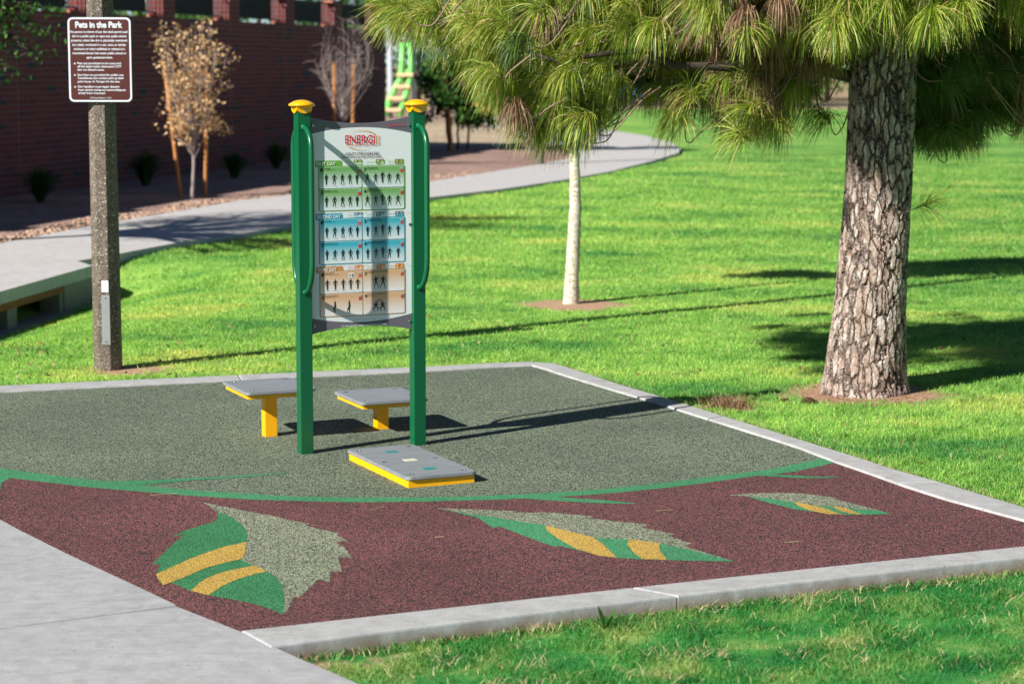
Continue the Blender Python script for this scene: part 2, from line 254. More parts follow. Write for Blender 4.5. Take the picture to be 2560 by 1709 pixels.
def gravel_mat(name, cols, scale=28):
    m, t, bs = new_mat(name); c = wpos(t)
    v = N(t, 'ShaderNodeTexVoronoi', Scale=scale); t.links.new(c, v.inputs['Vector'])
    s_ = t.nodes.new('ShaderNodeSeparateColor'); t.links.new(v.outputs['Color'], s_.inputs[0])
    r_ = ramp(t, [(0.0, cols[0]), (0.5, cols[1]), (1.0, cols[2])]); t.links.new(s_.outputs[0], r_.inputs[0])
    n = N(t, 'ShaderNodeTexNoise', Scale=0.6, Detail=6.0); t.links.new(c, n.inputs['Vector'])
    r2 = ramp(t, [(0.35, (0.75, 0.75, 0.75)), (0.65, (1.15, 1.15, 1.15))]); t.links.new(n.outputs[0], r2.inputs[0])
    t.links.new(mixc(t, 1.0, r_.outputs[0], r2.outputs[0], 'MULTIPLY'), bs.inputs['Base Color']); bs.inputs['Roughness'].default_value = 0.9
    bump(t, bs, math_n(t, 'SUBTRACT', 1.0, v.outputs['Distance']), 1.0, 0.03)
    return m
def hdpe():
    m, t, bs = new_mat('grey_plastic_board'); c = coords(t, scale=(1, 1, 1))
    n = N(t, 'ShaderNodeTexNoise', Scale=5.0, Detail=5.0, Distortion=0.5); mp = t.nodes.new('ShaderNodeMapping'); mp.inputs['Scale'].default_value = (1.0, 6.0, 1.0)
    t.links.new(c, mp.inputs[0]); t.links.new(mp.outputs[0], n.inputs['Vector'])
    r_ = ramp(t, [(0.3, (0.20, 0.215, 0.225)), (0.7, (0.265, 0.28, 0.285))]); t.links.new(n.outputs[0], r_.inputs[0])
    n2 = N(t, 'ShaderNodeTexNoise', Scale=14.0, Detail=5.0); t.links.new(c, n2.inputs['Vector'])
    r2 = ramp(t, [(0.62, (0, 0, 0)), (0.8, (1, 1, 1))]); t.links.new(n2.outputs[0], r2.inputs[0])
    t.links.new(mixc(t, math_n(t, 'MULTIPLY', r2.outputs[0], 0.35), r_.outputs[0], (0.36, 0.30, 0.28)), bs.inputs['Base Color'])
    bs.inputs['Roughness'].default_value = 0.42
    n3 = N(t, 'ShaderNodeTexNoise', Scale=420.0, Detail=2.0); t.links.new(c, n3.inputs['Vector']); bump(t, bs, n3.outputs[0], 0.12, 0.001)
    return m
def grad(name, top, bot, z0, z1):
    m, t, bs = new_mat(name); tc = t.nodes.new('ShaderNodeTexCoord'); sx = t.nodes.new('ShaderNodeSeparateXYZ'); t.links.new(tc.outputs['Object'], sx.inputs[0])
    f = math_n(t, 'DIVIDE', math_n(t, 'SUBTRACT', sx.outputs[2], z0), z1-z0, True)
    t.links.new(mixc(t, f, bot, top), bs.inputs['Base Color']); bs.inputs['Roughness'].default_value = 0.35
    return m

MAT = dict(
    green=paint('green_powder_coat', (0.0, 0.098, 0.034), 0.33, 0.03, coat=0.06), yellow=paint('yellow_powder_coat', (0.98, 0.46, 0.0), 0.35, 0.03, coat=0.2),
    capyellow=paint('yellow_plastic', (0.90, 0.42, 0.0), 0.25, 0.03, coat=0.4), steel=paint('stainless_steel', (0.6, 0.62, 0.64), 0.25, 0.05, 1.0),
    dark=paint('black_socket', (0.01, 0.01, 0.012), 0.7), board=hdpe(), agg=aggregate('exposed_aggregate_concrete'),
    pgray=paint('panel_grey', (0.135, 0.125, 0.15), 0.35, 0.02), pwhite=paint('panel_white', (0.72, 0.76, 0.75), 0.3, 0.01),
    black=paint('print_black', (0.012, 0.016, 0.018), 0.4), red=paint('print_red', (0.62, 0.015, 0.03), 0.4), orange=paint('print_orange', (0.78, 0.34, 0.06), 0.4), white=paint('print_white', (0.85, 0.87, 0.86), 0.4),
    d1=paint('print_green', (0.14, 0.38, 0.04), 0.4), d2=paint('print_teal', (0.02, 0.33, 0.42), 0.4), d3=paint('print_tan', (0.52, 0.26, 0.08), 0.4),
    d1l=paint('print_pale_green', (0.45, 0.66, 0.36), 0.4), d2l=paint('print_pale_teal', (0.4, 0.66, 0.70), 0.4), d3l=paint('print_pale_orange', (0.78, 0.52, 0.36), 0.4),
    ghost=paint('print_light_grey', (0.42, 0.50, 0.50), 0.4), teal=paint('teal_sticker', (0.03, 0.24, 0.22), 0.4), cream=paint('cream_sticker', (0.72, 0.65, 0.50), 0.4),
    signwhite=paint('sign_white', (0.66, 0.70, 0.74), 0.35), signbrown=paint('sign_brown', (0.075, 0.013, 0.009), 0.4), sticker=paint('label_white', (0.8, 0.82, 0.84), 0.4), coverplate=paint('grey_metal_cover', (0.30, 0.31, 0.31), 0.5, 0.08, 0.3),
    rub_g=rubber('green_speckled_rubber', (0.014, 0.026, 0.023), (0.26, 0.31, 0.205), 0.46), rub_r=rubber('red_speckled_rubber', (0.020, 0.018, 0.021), (0.27, 0.098, 0.090), 0.50),
    rub_stem=rubber('bright_green_rubber', (0.03, 0.21, 0.085), (0.085, 0.33, 0.15), 0.45), rub_leaf=rubber('leaf_green_rubber', (0.02, 0.15, 0.05), (0.06, 0.28, 0.11), 0.5),
    rub_tan=rubber('pale_speckled_rubber', (0.035, 0.045, 0.042), (0.36, 0.39, 0.255), 0.42), rub_y=rubber('yellow_rubber', (0.30, 0.19, 0.05), (0.62, 0.40, 0.08), 0.25),
    walk=concrete('pale_concrete', (0.405, 0.408, 0.412)), kerb=concrete('kerb_concrete', (0.43, 0.43, 0.425), (0.24, 0.15, 0.085), 0.3, (-0.062, 0.004)), path=concrete('path_concrete', (0.54, 0.52, 0.505)),
    head=concrete('old_grey_concrete', (0.30, 0.27, 0.25)), rust=paint('rusty_steel', (0.30, 0.10, 0.02), 0.8, 0.3, nscale=9), lawn=lawn_mat(), brick=brick_mat(),
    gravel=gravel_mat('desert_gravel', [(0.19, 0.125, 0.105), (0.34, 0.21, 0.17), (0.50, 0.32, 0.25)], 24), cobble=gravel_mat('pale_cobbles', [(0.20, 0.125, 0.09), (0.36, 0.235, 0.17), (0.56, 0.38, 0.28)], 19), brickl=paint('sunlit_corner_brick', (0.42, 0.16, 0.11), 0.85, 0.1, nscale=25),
    dry=gravel_mat('dry_grass_ground', [(0.30, 0.23, 0.14), (0.42, 0.32, 0.21), (0.50, 0.40, 0.28)], 6),
    mesh=paint('black_fence_metal', (0.012, 0.014, 0.016), 0.6), stake=paint('lodge_pole_wood', (0.50, 0.20, 0.055), 0.7, 0.25, nscale=20),
    pine_bark=bark('pine_bark', [(0.30, 0.19, 0.14), (0.47, 0.35, 0.285), (0.62, 0.54, 0.485), (0.80, 0.76, 0.72)], (0.085, 0.055, 0.04)),
    twig=paint('twig_bark', (0.30, 0.20, 0.14), 0.8, 0.3, nscale=30), greybark=paint('grey_bark', (0.34, 0.27, 0.25), 0.85, 0.25, nscale=14), darkbark=paint('dark_bark', (0.07, 0.05, 0.04), 0.9, 0.3, nscale=14),
    birch=bark('whitewashed_bark', [(0.46, 0.40, 0.26), (0.66, 0.60, 0.46), (0.78, 0.75, 0.66), (0.86, 0.85, 0.80)], (0.30, 0.24, 0.14), (7, 7, 16), 0, 0.05, 18), birchmark=paint('dark_bark_scar', (0.05, 0.04, 0.03), 0.9),
    needle=leafy('pine_needles', [(0.0, (0.06, 0.13, 0.012)), (0.3, (0.17, 0.28, 0.02)), (0.65, (0.36, 0.45, 0.045)), (0.86, (0.55, 0.56, 0.13)), (0.93, (0.56, 0.38, 0.18)), (1.0, (0.36, 0.20, 0.10))], 0.3, 0.45, spec=0.5),
    needle2=leafy('shade_toned_pine_needles', [(0.0, (0.02, 0.06, 0.01)), (0.5, (0.05, 0.12, 0.015)), (1.0, (0.13, 0.19, 0.03))], 0.15, 0.45, spec=0.5),  # darker copy of the needles, with the crown's shade put into the colour
    deadneedle=leafy('dead_pine_needles', [(0.0, (0.13, 0.06, 0.03)), (0.5, (0.28, 0.16, 0.09)), (1.0, (0.42, 0.30, 0.21))], 0.2),
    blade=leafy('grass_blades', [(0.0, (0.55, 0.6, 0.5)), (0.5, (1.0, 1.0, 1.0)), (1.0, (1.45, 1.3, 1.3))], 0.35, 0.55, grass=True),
    straw=leafy('dry_straw', [(0.0, (0.42, 0.32, 0.15)), (1.0, (0.72, 0.60, 0.36))], 0.2),
    gold=leafy('golden_leaves', [(0.0, (0.40, 0.22, 0.10)), (0.5, (0.68, 0.43, 0.20)), (1.0, (0.88, 0.66, 0.40))], 0.3),
    leafd=leafy('dark_green_leaves', [(0.0, (0.012, 0.045, 0.008)), (0.6, (0.035, 0.11, 0.015)), (1.0, (0.09, 0.20, 0.03))], 0.25),
    leafm=leafy('mid_green_leaves', [(0.0, (0.03, 0.09, 0.015)), (0.6, (0.07, 0.17, 0.03)), (1.0, (0.18, 0.28, 0.05))], 0.3),
    leafo=leafy('turning_leaves', [(0.0, (0.06, 0.14, 0.03)), (0.5, (0.22, 0.22, 0.05)), (1.0, (0.62, 0.28, 0.10))], 0.3),
    play_g=paint('lime_plastic', (0.22, 0.70, 0.16), 0.4), play_t=paint('tan_plastic', (0.75, 0.52, 0.30), 0.5), play_p=paint('pale_grey_metal', (0.42, 0.45, 0.52), 0.4), play_d=paint('dark_teal_plastic', (0.02, 0.09, 0.08), 0.5),
    carblue=paint('blue_car_paint', (0.03, 0.12, 0.38), 0.25, 0.02, coat=0.5), carsilver=paint('silver_car_paint', (0.5, 0.52, 0.55), 0.3, 0.02, 0.4, coat=0.5), glass=paint('dark_car_glass', (0.03, 0.04, 0.05), 0.1), tyre=paint('black_tyre', (0.02, 0.02, 0.02), 0.8), asphalt=gravel_mat('asphalt', [(0.04, 0.04, 0.045), (0.055, 0.055, 0.06), (0.07, 0.07, 0.075)], 60),
    cone=paint('pine_cone_brown', (0.10, 0.045, 0.02), 0.9, 0.3, nscale=40))

# ------------------------------------------------------------------ object helpers
def link(name, me, mat, parent=None, smooth=False):
    if mat is not None and not me.materials: me.materials.append(MAT[mat])
    if smooth and len(me.polygons): me.polygons.foreach_set('use_smooth', [True]*len(me.polygons))
    o = bpy.data.objects.new(name, me); SC.objects.link(o)
    if parent is not None: o.parent = parent
    return o
def from_bm(name, bm, mat, parent=None, smooth=False):
    me = bpy.data.meshes.new(name); bm.to_mesh(me); bm.free(); return link(name, me, mat, parent, smooth)
def from_np(name, V, F, mat, parent=None, smooth=False):
    """V (n,3) F (m,k) arrays"""
    V = np.asarray(V, dtype=np.float32); F = np.asarray(F, dtype=np.int32); k = F.shape[1]
    me = bpy.data.meshes.new(name); me.vertices.add(len(V)); me.vertices.foreach_set('co', V.ravel())
    me.loops.add(F.size); me.loops.foreach_set('vertex_index', F.ravel()); me.polygons.add(len(F))
    me.polygons.foreach_set('loop_start', np.arange(0, F.size, k, dtype=np.int32)); me.polygons.foreach_set('loop_total', np.full(len(F), k, dtype=np.int32))
    me.update(calc_edges=True); return link(name, me, mat, parent, smooth)
def thing(name, label, cat, loc=(0, 0, 0), rz=0, group=None):
    o = bpy.data.objects.new(name, None); SC.objects.link(o); o.location = loc; o.rotation_euler = (0, 0, rz); o.empty_display_size = 0.2
    o['label'] = label; o['category'] = cat
    if group: o['group'] = group
    return o
def tag(o, label, cat, group=None):
    o['label'] = label; o['category'] = cat
    if group: o['group'] = group
    return o
def struct(o, kind='structure'): o['kind'] = kind; return o
def dup(root, loc, rz, label):
    def cp_(o, par):
        c = o.copy(); SC.objects.link(c)
        if par is not None: c.parent = par
        for ch in list(o.children): cp_(ch, c)
        return c
    r = cp_(root, None); r.location = loc; r.rotation_euler = (0, 0, rz); r['label'] = label; return r
def box(bm, c, s, rz=0, bev=0.0, M=None):
    r = bmesh.ops.create_cube(bm, size=1.0)['verts']
    bmesh.ops.scale(bm, vec=s, verts=r)
    if bev:
        es = list({e for v in r for e in v.link_edges}); g = bmesh.ops.bevel(bm, geom=es, offset=bev, segments=2, affect='EDGES', profile=0.5)
        r = list({v for f in g['faces'] for v in f.verts} | {v for v in r if v.is_valid})
    if rz: bmesh.ops.rotate(bm, verts=r, cent=(0, 0, 0), matrix=Matrix.Rotation(rz, 3, 'Z'))
    bmesh.ops.translate(bm, vec=c, verts=r); return r
def tube(bm, pts, rad, n=10, caps=True):
    pts = [Vector(p) for p in pts]; rings = []; prev = None
    for i, p_ in enumerate(pts):
        a = pts[max(0, i-1)]; b = pts[min(len(pts)-1, i+1)]; d = (b-a).normalized()
        if prev is None: x = d.orthogonal().normalized()
        else: x = (prev - d*prev.dot(d)); x = x.normalized() if x.length > 1e-6 else d.orthogonal().normalized()
        prev = x; y = d.cross(x); r = rad[i] if hasattr(rad, '__len__') else rad
        rings.append([bm.verts.new(p_ + (x*math.cos(t)+y*math.sin(t))*r) for t in [2*math.pi*k/n for k in range(n)]])
    for a, b in zip(rings, rings[1:]):
        for k in range(n): bm.faces.new((a[k], a[(k+1) % n], b[(k+1) % n], b[k]))
    if caps: bm.faces.new(rings[0][::-1]); bm.faces.new(rings[-1])
def lathe(bm, prof, n=24, c=(0, 0, 0), ax='Z'):
    rings = []
    for (r, z) in prof:
        ring = []
        for k in range(n):
            a = 2*math.pi*k/n; v = Vector((r*math.cos(a), r*math.sin(a), z))
            if ax == 'Y': v = Vector((v.x, -v.z, v.y))     # axis pointing to -y
            ring.append(bm.verts.new(v+Vector(c)))
        rings.append(ring)
    for a, b in zip(rings, rings[1:]):
        for k in range(n): bm.faces.new((a[k], a[(k+1) % n], b[(k+1) % n], b[k]))
    bm.faces.new(rings[0][::-1]); bm.faces.new(rings[-1])
def tess(bm, vs_):
    """fill a (possibly concave) outline with triangles, facing up or out"""
    for tri in tessellate_polygon([[v.co for v in vs_]]):
        try: bm.faces.new([vs_[i] for i in tri])
        except ValueError: pass
def slab(bm, pts, z0, z1):
    """closed prism on a ground polygon"""
    a = [bm.verts.new((x, y, z1)) for x, y in pts]; b = [bm.verts.new((x, y, z0)) for x, y in pts]
    bm.faces.new(a); bm.faces.new(b)
    for i in range(len(a)): bm.faces.new((a[i], b[i], b[(i+1) % len(a)], a[(i+1) % len(a)]))
def tslab(bm, pts, z0, z1):
    a = [bm.verts.new((x, y, z1)) for x, y in pts]; b = [bm.verts.new((x, y, z0)) for x, y in pts]; tess(bm, a); tess(bm, b)
    for i in range(len(a)): bm.faces.new((a[i], b[i], b[(i+1) % len(a)], a[(i+1) % len(a)]))
def finish(bm): bmesh.ops.recalc_face_normals(bm, faces=bm.faces[:]); return bm
def sheet(name, pts, z, mat, parent=None, th=0):
    """thin inlaid sheet; with th it gets a body below"""
    bm = bmesh.new(); a = [bm.verts.new((x, y, z)) for x, y in pts]; tess(bm, a); bm.normal_update()
    for f in bm.faces:
        if f.normal.z < 0: f.normal_flip()
    if th:
        b = [bm.verts.new((x, y, z-th)) for x, y in pts]
        for i in range(len(a)): bm.faces.new((a[i], b[i], b[(i+1) % len(a)], a[(i+1) % len(a)]))
    return from_bm(name, bm, mat, parent)
def resample(pl, n):
    p_ = np.array(pl, float); d = np.r_[0, np.cumsum(np.hypot(*np.diff(p_, axis=0).T))]; t = np.linspace(0, d[-1], n)
    return np.c_[np.interp(t, d, p_[:, 0]), np.interp(t, d, p_[:, 1])]
def strip(bm, A, B, z0, z1, gaps=(), gap=0.01):
    """a run of slabs between two polylines of the same length, with joints after the given indices"""
    st = 0; n = len(A)
    for e in list(gaps)+[n-1]:
        a = A[st:e+1].copy(); b = B[st:e+1].copy()
        if e < n-1:
            for q in (a, b): dv = q[-1]-q[-2]; q[-1] -= dv/np.linalg.norm(dv)*gap
        slabpts = [tuple(v) for v in a]+[tuple(v) for v in b[::-1]]
        # quads keep curved strips clean
        va = [[bm.verts.new((*v, z)) for v in a] for z in (z1, z0)]; vb = [[bm.verts.new((*v, z)) for v in b] for z in (z1, z0)]
        for i in range(len(a)-1):
            bm.faces.new((va[0][i], va[0][i+1], vb[0][i+1], vb[0][i])); bm.faces.new((va[0][i], va[1][i], va[1][i+1], va[0][i+1])); bm.faces.new((vb[0][i], vb[0][i+1], vb[1][i+1], vb[1][i]))
        for i in (0, -1): bm.faces.new((va[0][i], va[1][i], vb[1][i], vb[0][i]))
        st = e
def inpoly(x, y, poly):
    c = np.zeros(len(x), bool); n = len(poly); j = n-1
    for i in range(n):
        xi, yi = poly[i]; xj, yj = poly[j]
        if yi != yj: c ^= ((yi > y) != (yj > y)) & (x < (xj-xi)*(y-yi)/(yj-yi)+xi)
        j = i
    return c

# ------------------------------------------------------------------ ground
HEADW = [(-5.6, 19.2), (-5.26, 21.65), (-4.87, 24.48)]
def terrain(x, y):
    x = np.asarray(x, float); y = np.asarray(y, float)
    z = -0.012-0.04*np.clip((y-17.0)/4.5, 0, 1)
    d = np.full(x.shape, 1e9)
    for (ax, ay), (bx, by) in zip(HEADW, HEADW[1:]):
        t = np.clip(((x-ax)*(bx-ax)+(y-ay)*(by-ay))/((bx-ax)**2+(by-ay)**2), 0, 1); d = np.minimum(d, np.hypot(x-ax-t*(bx-ax), y-ay-t*(by-ay)))
    z -= 0.36*np.exp(-(d/1.15)**2)
    z -= 0.055*np.clip((10.75-y)/0.25, 0, 1)*np.clip((4.0-x)/0.4, 0, 1)
    z += 0.05*np.sin(x*0.23+1.0)*np.sin(y*0.17)*np.clip((y-19)/12, 0, 1)*np.clip((60-y)/20, 0, 1)*np.clip((x+1)/3, 0, 1)
    return z
xs = np.unique(np.r_[np.linspace(-900, -20, 24), np.linspace(-20, -9, 16), np.linspace(-9, 9, 91), np.linspace(9, 30, 22), np.linspace(30, 900, 24)])
ys = np.unique(np.r_[np.linspace(-300, 0, 10), np.linspace(0, 30, 121), np.linspace(30, 110, 60), np.linspace(110, 1500, 30)])
X, Y = np.meshgrid(xs, ys); Z = terrain(X, Y); nx, ny = len(xs), len(ys)
idx = np.arange(nx*ny).reshape(ny, nx)
F = np.stack([idx[:-1, :-1], idx[:-1, 1:], idx[1:, 1:], idx[1:, :-1]], -1).reshape(-1, 4)
struct(from_np('ground', np.stack([X, Y, Z], -1).reshape(-1, 3), F, 'lawn', smooth=True))

# ------------------------------------------------------------------ rubber play pad with inlaid design
def fit2(pl):
    a = np.array(pl); k = np.polyfit(a[:, 0], a[:, 1], 2); return [[float(x), float(np.polyval(k, x))] for x in np.linspace(a[0, 0], a[-1, 0], len(pl))]
P['near_out'] = fit2(P['near_out'][:1]+P['near_out'][2:]); q0 = P['near_in'][0]; P['near_in'] = fit2(P['near_in']); P['near_in'][0] = q0
CORNER_IN, CORNER_OUT = (2.93, 10.30), (3.25, 10.24)
far_in = [(-7.0, 13.85)]+[tuple(q) for q in P['far_in']]; right_in = [tuple(q) for q in P['right_in']]+[CORNER_IN]; near_in = [tuple(q) for q in P['near_in']]+[CORNER_IN]
walk_up = [(-5.6, 14.2), (-4.6, 13.4), (-3.6, 12.2)]+[tuple(q) for q in P['walk_edge']]
PAD = far_in+right_in[:-1]+near_in[::-1]+walk_up[::-1][1:]
pad = struct(sheet('rubber_pad', PAD, 0.0, 'rub_g', th=0.12))
sl = P['stem_lo'][2:]+P['stem_lo2']+P['stem_lo3']
red = [(x, y+0.03) for x, y in sl]+[tuple(q) for q in P['right_in'][5:]]+[CORNER_IN]+near_in[::-1][1:]+[tuple(q) for q in P['walk_edge'][::-1][1:]]+[(-3.05, 11.35), (-3.0, 11.75)]
sheet('red_rubber_area', red, 0.0012, 'rub_r', pad)
sheet('green_stem_stripe', [(-3.6, 12.55)]+P['stem_up_a']+P['stem_up_b']+[tuple(P['right_in'][5])]+[(x+0.01, y) for x, y in P['stem_lo3'][::-1]]+P['stem_lo2'][::-1]+P['stem_lo'][::-1]+[(-3.1, 11.1), (-3.6, 12.0)], 0.0022, 'rub_stem', pad)
sheet('stem_twig', P['twig_up']+P['twig_lo']+[(-2.2, 11.70)], 0.0026, 'rub_stem', pad)
sheet('stem_twig', [(-0.1, 11.36)]+P['br1_lo']+P['br1_up'], 0.0026, 'rub_stem', pad)
sheet('stem_twig', [(1.3, 11.98)]+P['br2_lo']+P['br2_up'], 0.0026, 'rub_stem', pad)
for k in '123':
    lf = sheet('leaf_inlay', P['leaf'+k], 0.0024, 'rub_leaf' if k == '1' else 'rub_stem', pad)
    sheet('pale_leaf_half', P['leaf'+k+'g'], 0.0021, 'rub_tan', lf)
    sheet('yellow_stripe', P['l'+k+'s1'], 0.0035, 'rub_y', lf); sheet('yellow_stripe', P['l'+k+'s2'], 0.0035, 'rub_y', lf)

# kerb
bm = bmesh.new()
fi = resample(far_in, 24); fo = resample([(-7.1, 14.15)]+[tuple(q) for q in P['far_out'][:4]], 24); strip(bm, fo, fi, -0.22, 0.014, (8, 16), 0.008)
ri = resample([P['far_in'][-1]]+right_in, 30); ro = resample([tuple(P['far_out'][3]), (0.20, 16.64), (0.33, 16.54)]+[tuple(q) for q in P['right_out'][1:]]+[CORNER_OUT], 30); strip(bm, ri, ro, -0.22, 0.014, (12, 22), 0.008)
ni = resample(near_in, 30); no = resample([(-0.97, 8.33)]+[tuple(q) for q in P['near_out'][1:]]+[(3.22, 10.22)], 30)
A = ni; B = no
j = int(np.argmin(np.abs(ni[:, 0]-0.56))); strip(bm, ni, no, -0.22, 0.016, (j, 26), 0.009)
bmesh.ops.remove_doubles(bm, verts=bm.verts[:], dist=1e-5); finish(bm)
es = [e for e in bm.edges if e.is_manifold and all(v.co.z > 0 for v in e.verts) and any(abs(f.normal.z) < 0.5 for f in e.link_faces)]
bmesh.ops.bevel(bm, geom=es, offset=0.010, segments=2, affect='EDGES', profile=0.6)
struct(from_bm('kerb', bm, 'kerb'))
# soft sun-bleached rim of the kerb leans slightly: real slabs above, walkway slabs below
walk_dn = [tuple(q) for q in P['walk_edge2']]+[(0.35, 6.3), (1.4, 4.0)]
jy = lambda x: 8.611+(x+2.134)*0.585
bm = bmesh.new()
lower = [(-1.455, 8.985), (-1.121, 8.572)]+walk_dn[1:]+[(1.4, 1.5), (-9, 1.5), (-9, jy(-9)), (-2.134, jy(-2.134))]
upper = [(-9, jy(-9)+0.008), (-2.134, jy(-2.134)+0.008), (-1.458, 8.996)]+[tuple(q) for q in P['walk_edge'][:5][::-1]][0:]+walk_up[:3][::-1]+[(-9, 14.6)]
tslab(bm, lower, -0.13, 0.010); tslab(bm, upper, -0.13, 0.010); finish(bm)
struct(from_bm('walkway', bm, 'walk'))
WALK = lower[:-1]+[(-9, 9)]

# footpath, culvert, gravel beds
path_near = [(-6.9, 13.0), (-5.6, 19.2), (-5.26, 21.65), (-4.87, 24.48), (-5.16, 25.07), (-4.85, 26.05), (-4.41, 27.59), (-3.75, 29.09), (-3.22, 30.67), (-2.6, 33.68), (-1.45, 37.23), (-0.21, 39.72), (1.01, 42.88), (2.14, 46.39), (3.44, 51.64), (4.38, 56.21), (4.68, 59.11), (4.76, 63.67), (4.36, 69.81), (3.46, 75.21), (2.09, 82.07), (0.46, 91.74), (-1.54, 99.5)]
path_far = [(-10.5, 12.0), (-9.2, 17.5), (-8.6, 20.0), (-8.0, 22.3), (-7.8, 23.4), (-7.2, 25.4), (-6.72, 27.3), (-6.35, 29.2), (-5.85, 31.46), (-5.34, 33.51), (-4.67, 36.31), (-3.4, 39.3), (-1.65, 42.32), (-0.7, 45.37), (0.55, 49.32), (1.34, 52.5), (1.76, 56.66), (1.42, 60.19), (0.86, 64.55), (0.4, 69.5), (0.07, 73.58), (-0.92, 81.31), (-1.66, 86.85)]
pn_ = resample(path_near, 90); pf_ = resample(path_far, 90)
# match stations by walking both sides together
def match(a, b, n=70):
    out = []; keys = list(zip(path_near, path_far))
    for (p0, q0), (p1, q1) in zip(keys, keys[1:]):
        k = max(1, int(math.hypot(p1[0]-p0[0], p1[1]-p0[1])/1.2))
        for i in range(k): f = i/k; out.append(((p0[0]+(p1[0]-p0[0])*f, p0[1]+(p1[1]-p0[1])*f), (q0[0]+(q1[0]-q0[0])*f, q0[1]+(q1[1]-q0[1])*f)))
    out.append(keys[-1]); return np.array([o[0] for o in out]), np.array([o[1] for o in out])
PN, PF = match(None, None)
bm = bmesh.new(); strip(bm, PN, PF, -0.115, 0.02, tuple(range(4, len(PN)-2, 3)), 0.007); bmesh.ops.remove_doubles(bm, verts=bm.verts[:], dist=1e-5); finish(bm)
struct(from_bm('footpath', bm, 'path'))
PATH = [tuple(v) for v in PN]+[tuple(v) for v in PF[::-1]]
# culvert below the widened slab
cul = thing('culvert', 'concrete box culvert with rusty edge under the footpath slab, left of the post', 'culvert', (-5.06, 23.05, 0), 0)
dx, dy = (-4.87+5.6), (24.48-19.2); ang = math.atan2(dy, dx)
def cb(name, s0, s1, z0, z1, t0, t1, mat, bev=0.0):
    """block along the headwall: s along it from the notch end, t outward (towards the lawn)"""
    bm = bmesh.new(); ux, uy = -math.cos(ang), -math.sin(ang); vx, vy = math.sin(ang), -math.cos(ang)
    bx, by = -4.87+5.06, 24.48-23.05
    L = [(bx+ux*s+vx*t, by+uy*s+vy*t) for s, t in ((s0, t0), (s1, t0), (s1, t1), (s0, t1))]
    slab(bm, L, z0, z1); finish(bm); return from_bm(name, bm, mat, cul)
cb('rusty_edge_beam', 0.95, 6.0, -0.19, -0.118, -0.3, 0.004, 'rust')
cb('headwall', 0.0, 0.93, -0.6, -0.118, -0.25, -0.005, 'head')
for a, b in ((0.94, 1.05), (2.35, 2.62), (4.0, 4.22), (5.6, 6.2)): cb('support_pier', a, b, -0.6, -0.195, -0.25, -0.02, 'head')
cb('floor_slab', 0.95, 6.0, -0.6, -0.40, -1.8, 0.12, 'head'); cb('back_wall', 0.95, 6.0, -0.6, -0.118, -2.0, -1.8, 'dark')
WA = Vector((-8.9725, 37.1396, 0)); WAZ = R(13.145); wd = Vector((math.sin(WAZ), math.cos(WAZ), 0)); wn = Vector((wd.y, -wd.x, 0))
def wallpt(s, t): q = WA+wd*s+wn*t; return (q.x, q.y)
bed = [wallpt(-26, 0.05), wallpt(24.0, 0.05), (-2.2, 66), (0.6, 66.0)]+[tuple(v) for v in PF[::-1] if 12.5 < v[1] < 66]
def bed_sheet(name, poly, z, mat):
    bm = bmesh.new(); tess(bm, [bm.verts.new((x, y, z)) for x, y in poly]); bm.normal_update()
    for f in bm.faces:
        if f.normal.z < 0: f.normal_flip()
    return struct(from_bm(name, bm, mat))
bed_sheet('gravel_bed', bed, -0.012, 'gravel')
cobl = [tuple(v) for v in PF if 18 < v[1] < 47]
off = []
for i, (x, y) in enumerate(cobl):
    a = cobl[max(0, i-1)]; b = cobl[min(len(cobl)-1, i+1)]; dx, dy = b[0]-a[0], b[1]-a[1]; l = math.hypot(dx, dy); wdt = 0.42+0.22*math.sin(i*1.7)+0.12*math.sin(i*3.1)
    off.append((x-dy/l*wdt, y+dx/l*wdt))
bed_sheet('cobble_edging', cobl+off[::-1], -0.004, 'cobble')
bed_sheet('dry_lawn', [(-9, 62), (-2.2, 61.5), (1.2, 62)]+[tuple(v) for v in PF if v[1] > 62]+[(-3, 92), (-30, 96), (-30, 70)], -0.006, 'dry')
bed_sheet('play_yard_sand', [(-30, 84), (-2.2, 86), (-1.9, 100), (6, 112), (-30, 112)], 0.0, 'cobble')
bed_sheet('park_road', [(-200, 122), (260, 122), (260, 131), (-200, 131)], -0.02, 'asphalt')

# loose stones on the bed edge next to the path
rng = np.random.default_rng(5)
def stones(n):
    V = []; F = []
    ico = bmesh.new(); bmesh.ops.create_icosphere(ico, subdivisions=1, radius=1.0); iv = np.array([v.co[:] for v in ico.verts]); ifc = np.array([[v.index for v in f.verts] for f in ico.faces]); ico.free()
    for k in range(n):
        i = rng.integers(0, len(cobl)-1); f = rng.random(); t = rng.random()**1.4
        a = np.array(cobl[i])*(1-f)+np.array(cobl[i+1])*f; b = np.array(off[i])*(1-f)+np.array(off[i+1])*f; q = a+(b-a)*(0.02+t*1.3)
        s = rng.uniform(0.018, 0.055)*np.array([1, rng.uniform(0.7, 1), 0.6]); th = rng.random()*6.28; c, s_ = math.cos(th), math.sin(th)
        v = iv*s*(1+0.25*rng.standard_normal((len(iv), 1))*0.5); v = np.c_[v[:, 0]*c-v[:, 1]*s_, v[:, 0]*s_+v[:, 1]*c, v[:, 2]+0.01]+[q[0], q[1], 0]
        V.append(v); F.append(ifc+k*len(iv))
    return np.vstack(V), np.vstack(F)
V, F = stones(3600); o = from_np('loose_stones', V, F, 'cobble'); o['kind'] = 'stuff'; o['label'] = 'loose pale pinkish stones along the edge of the footpath'; o['category'] = 'stones'

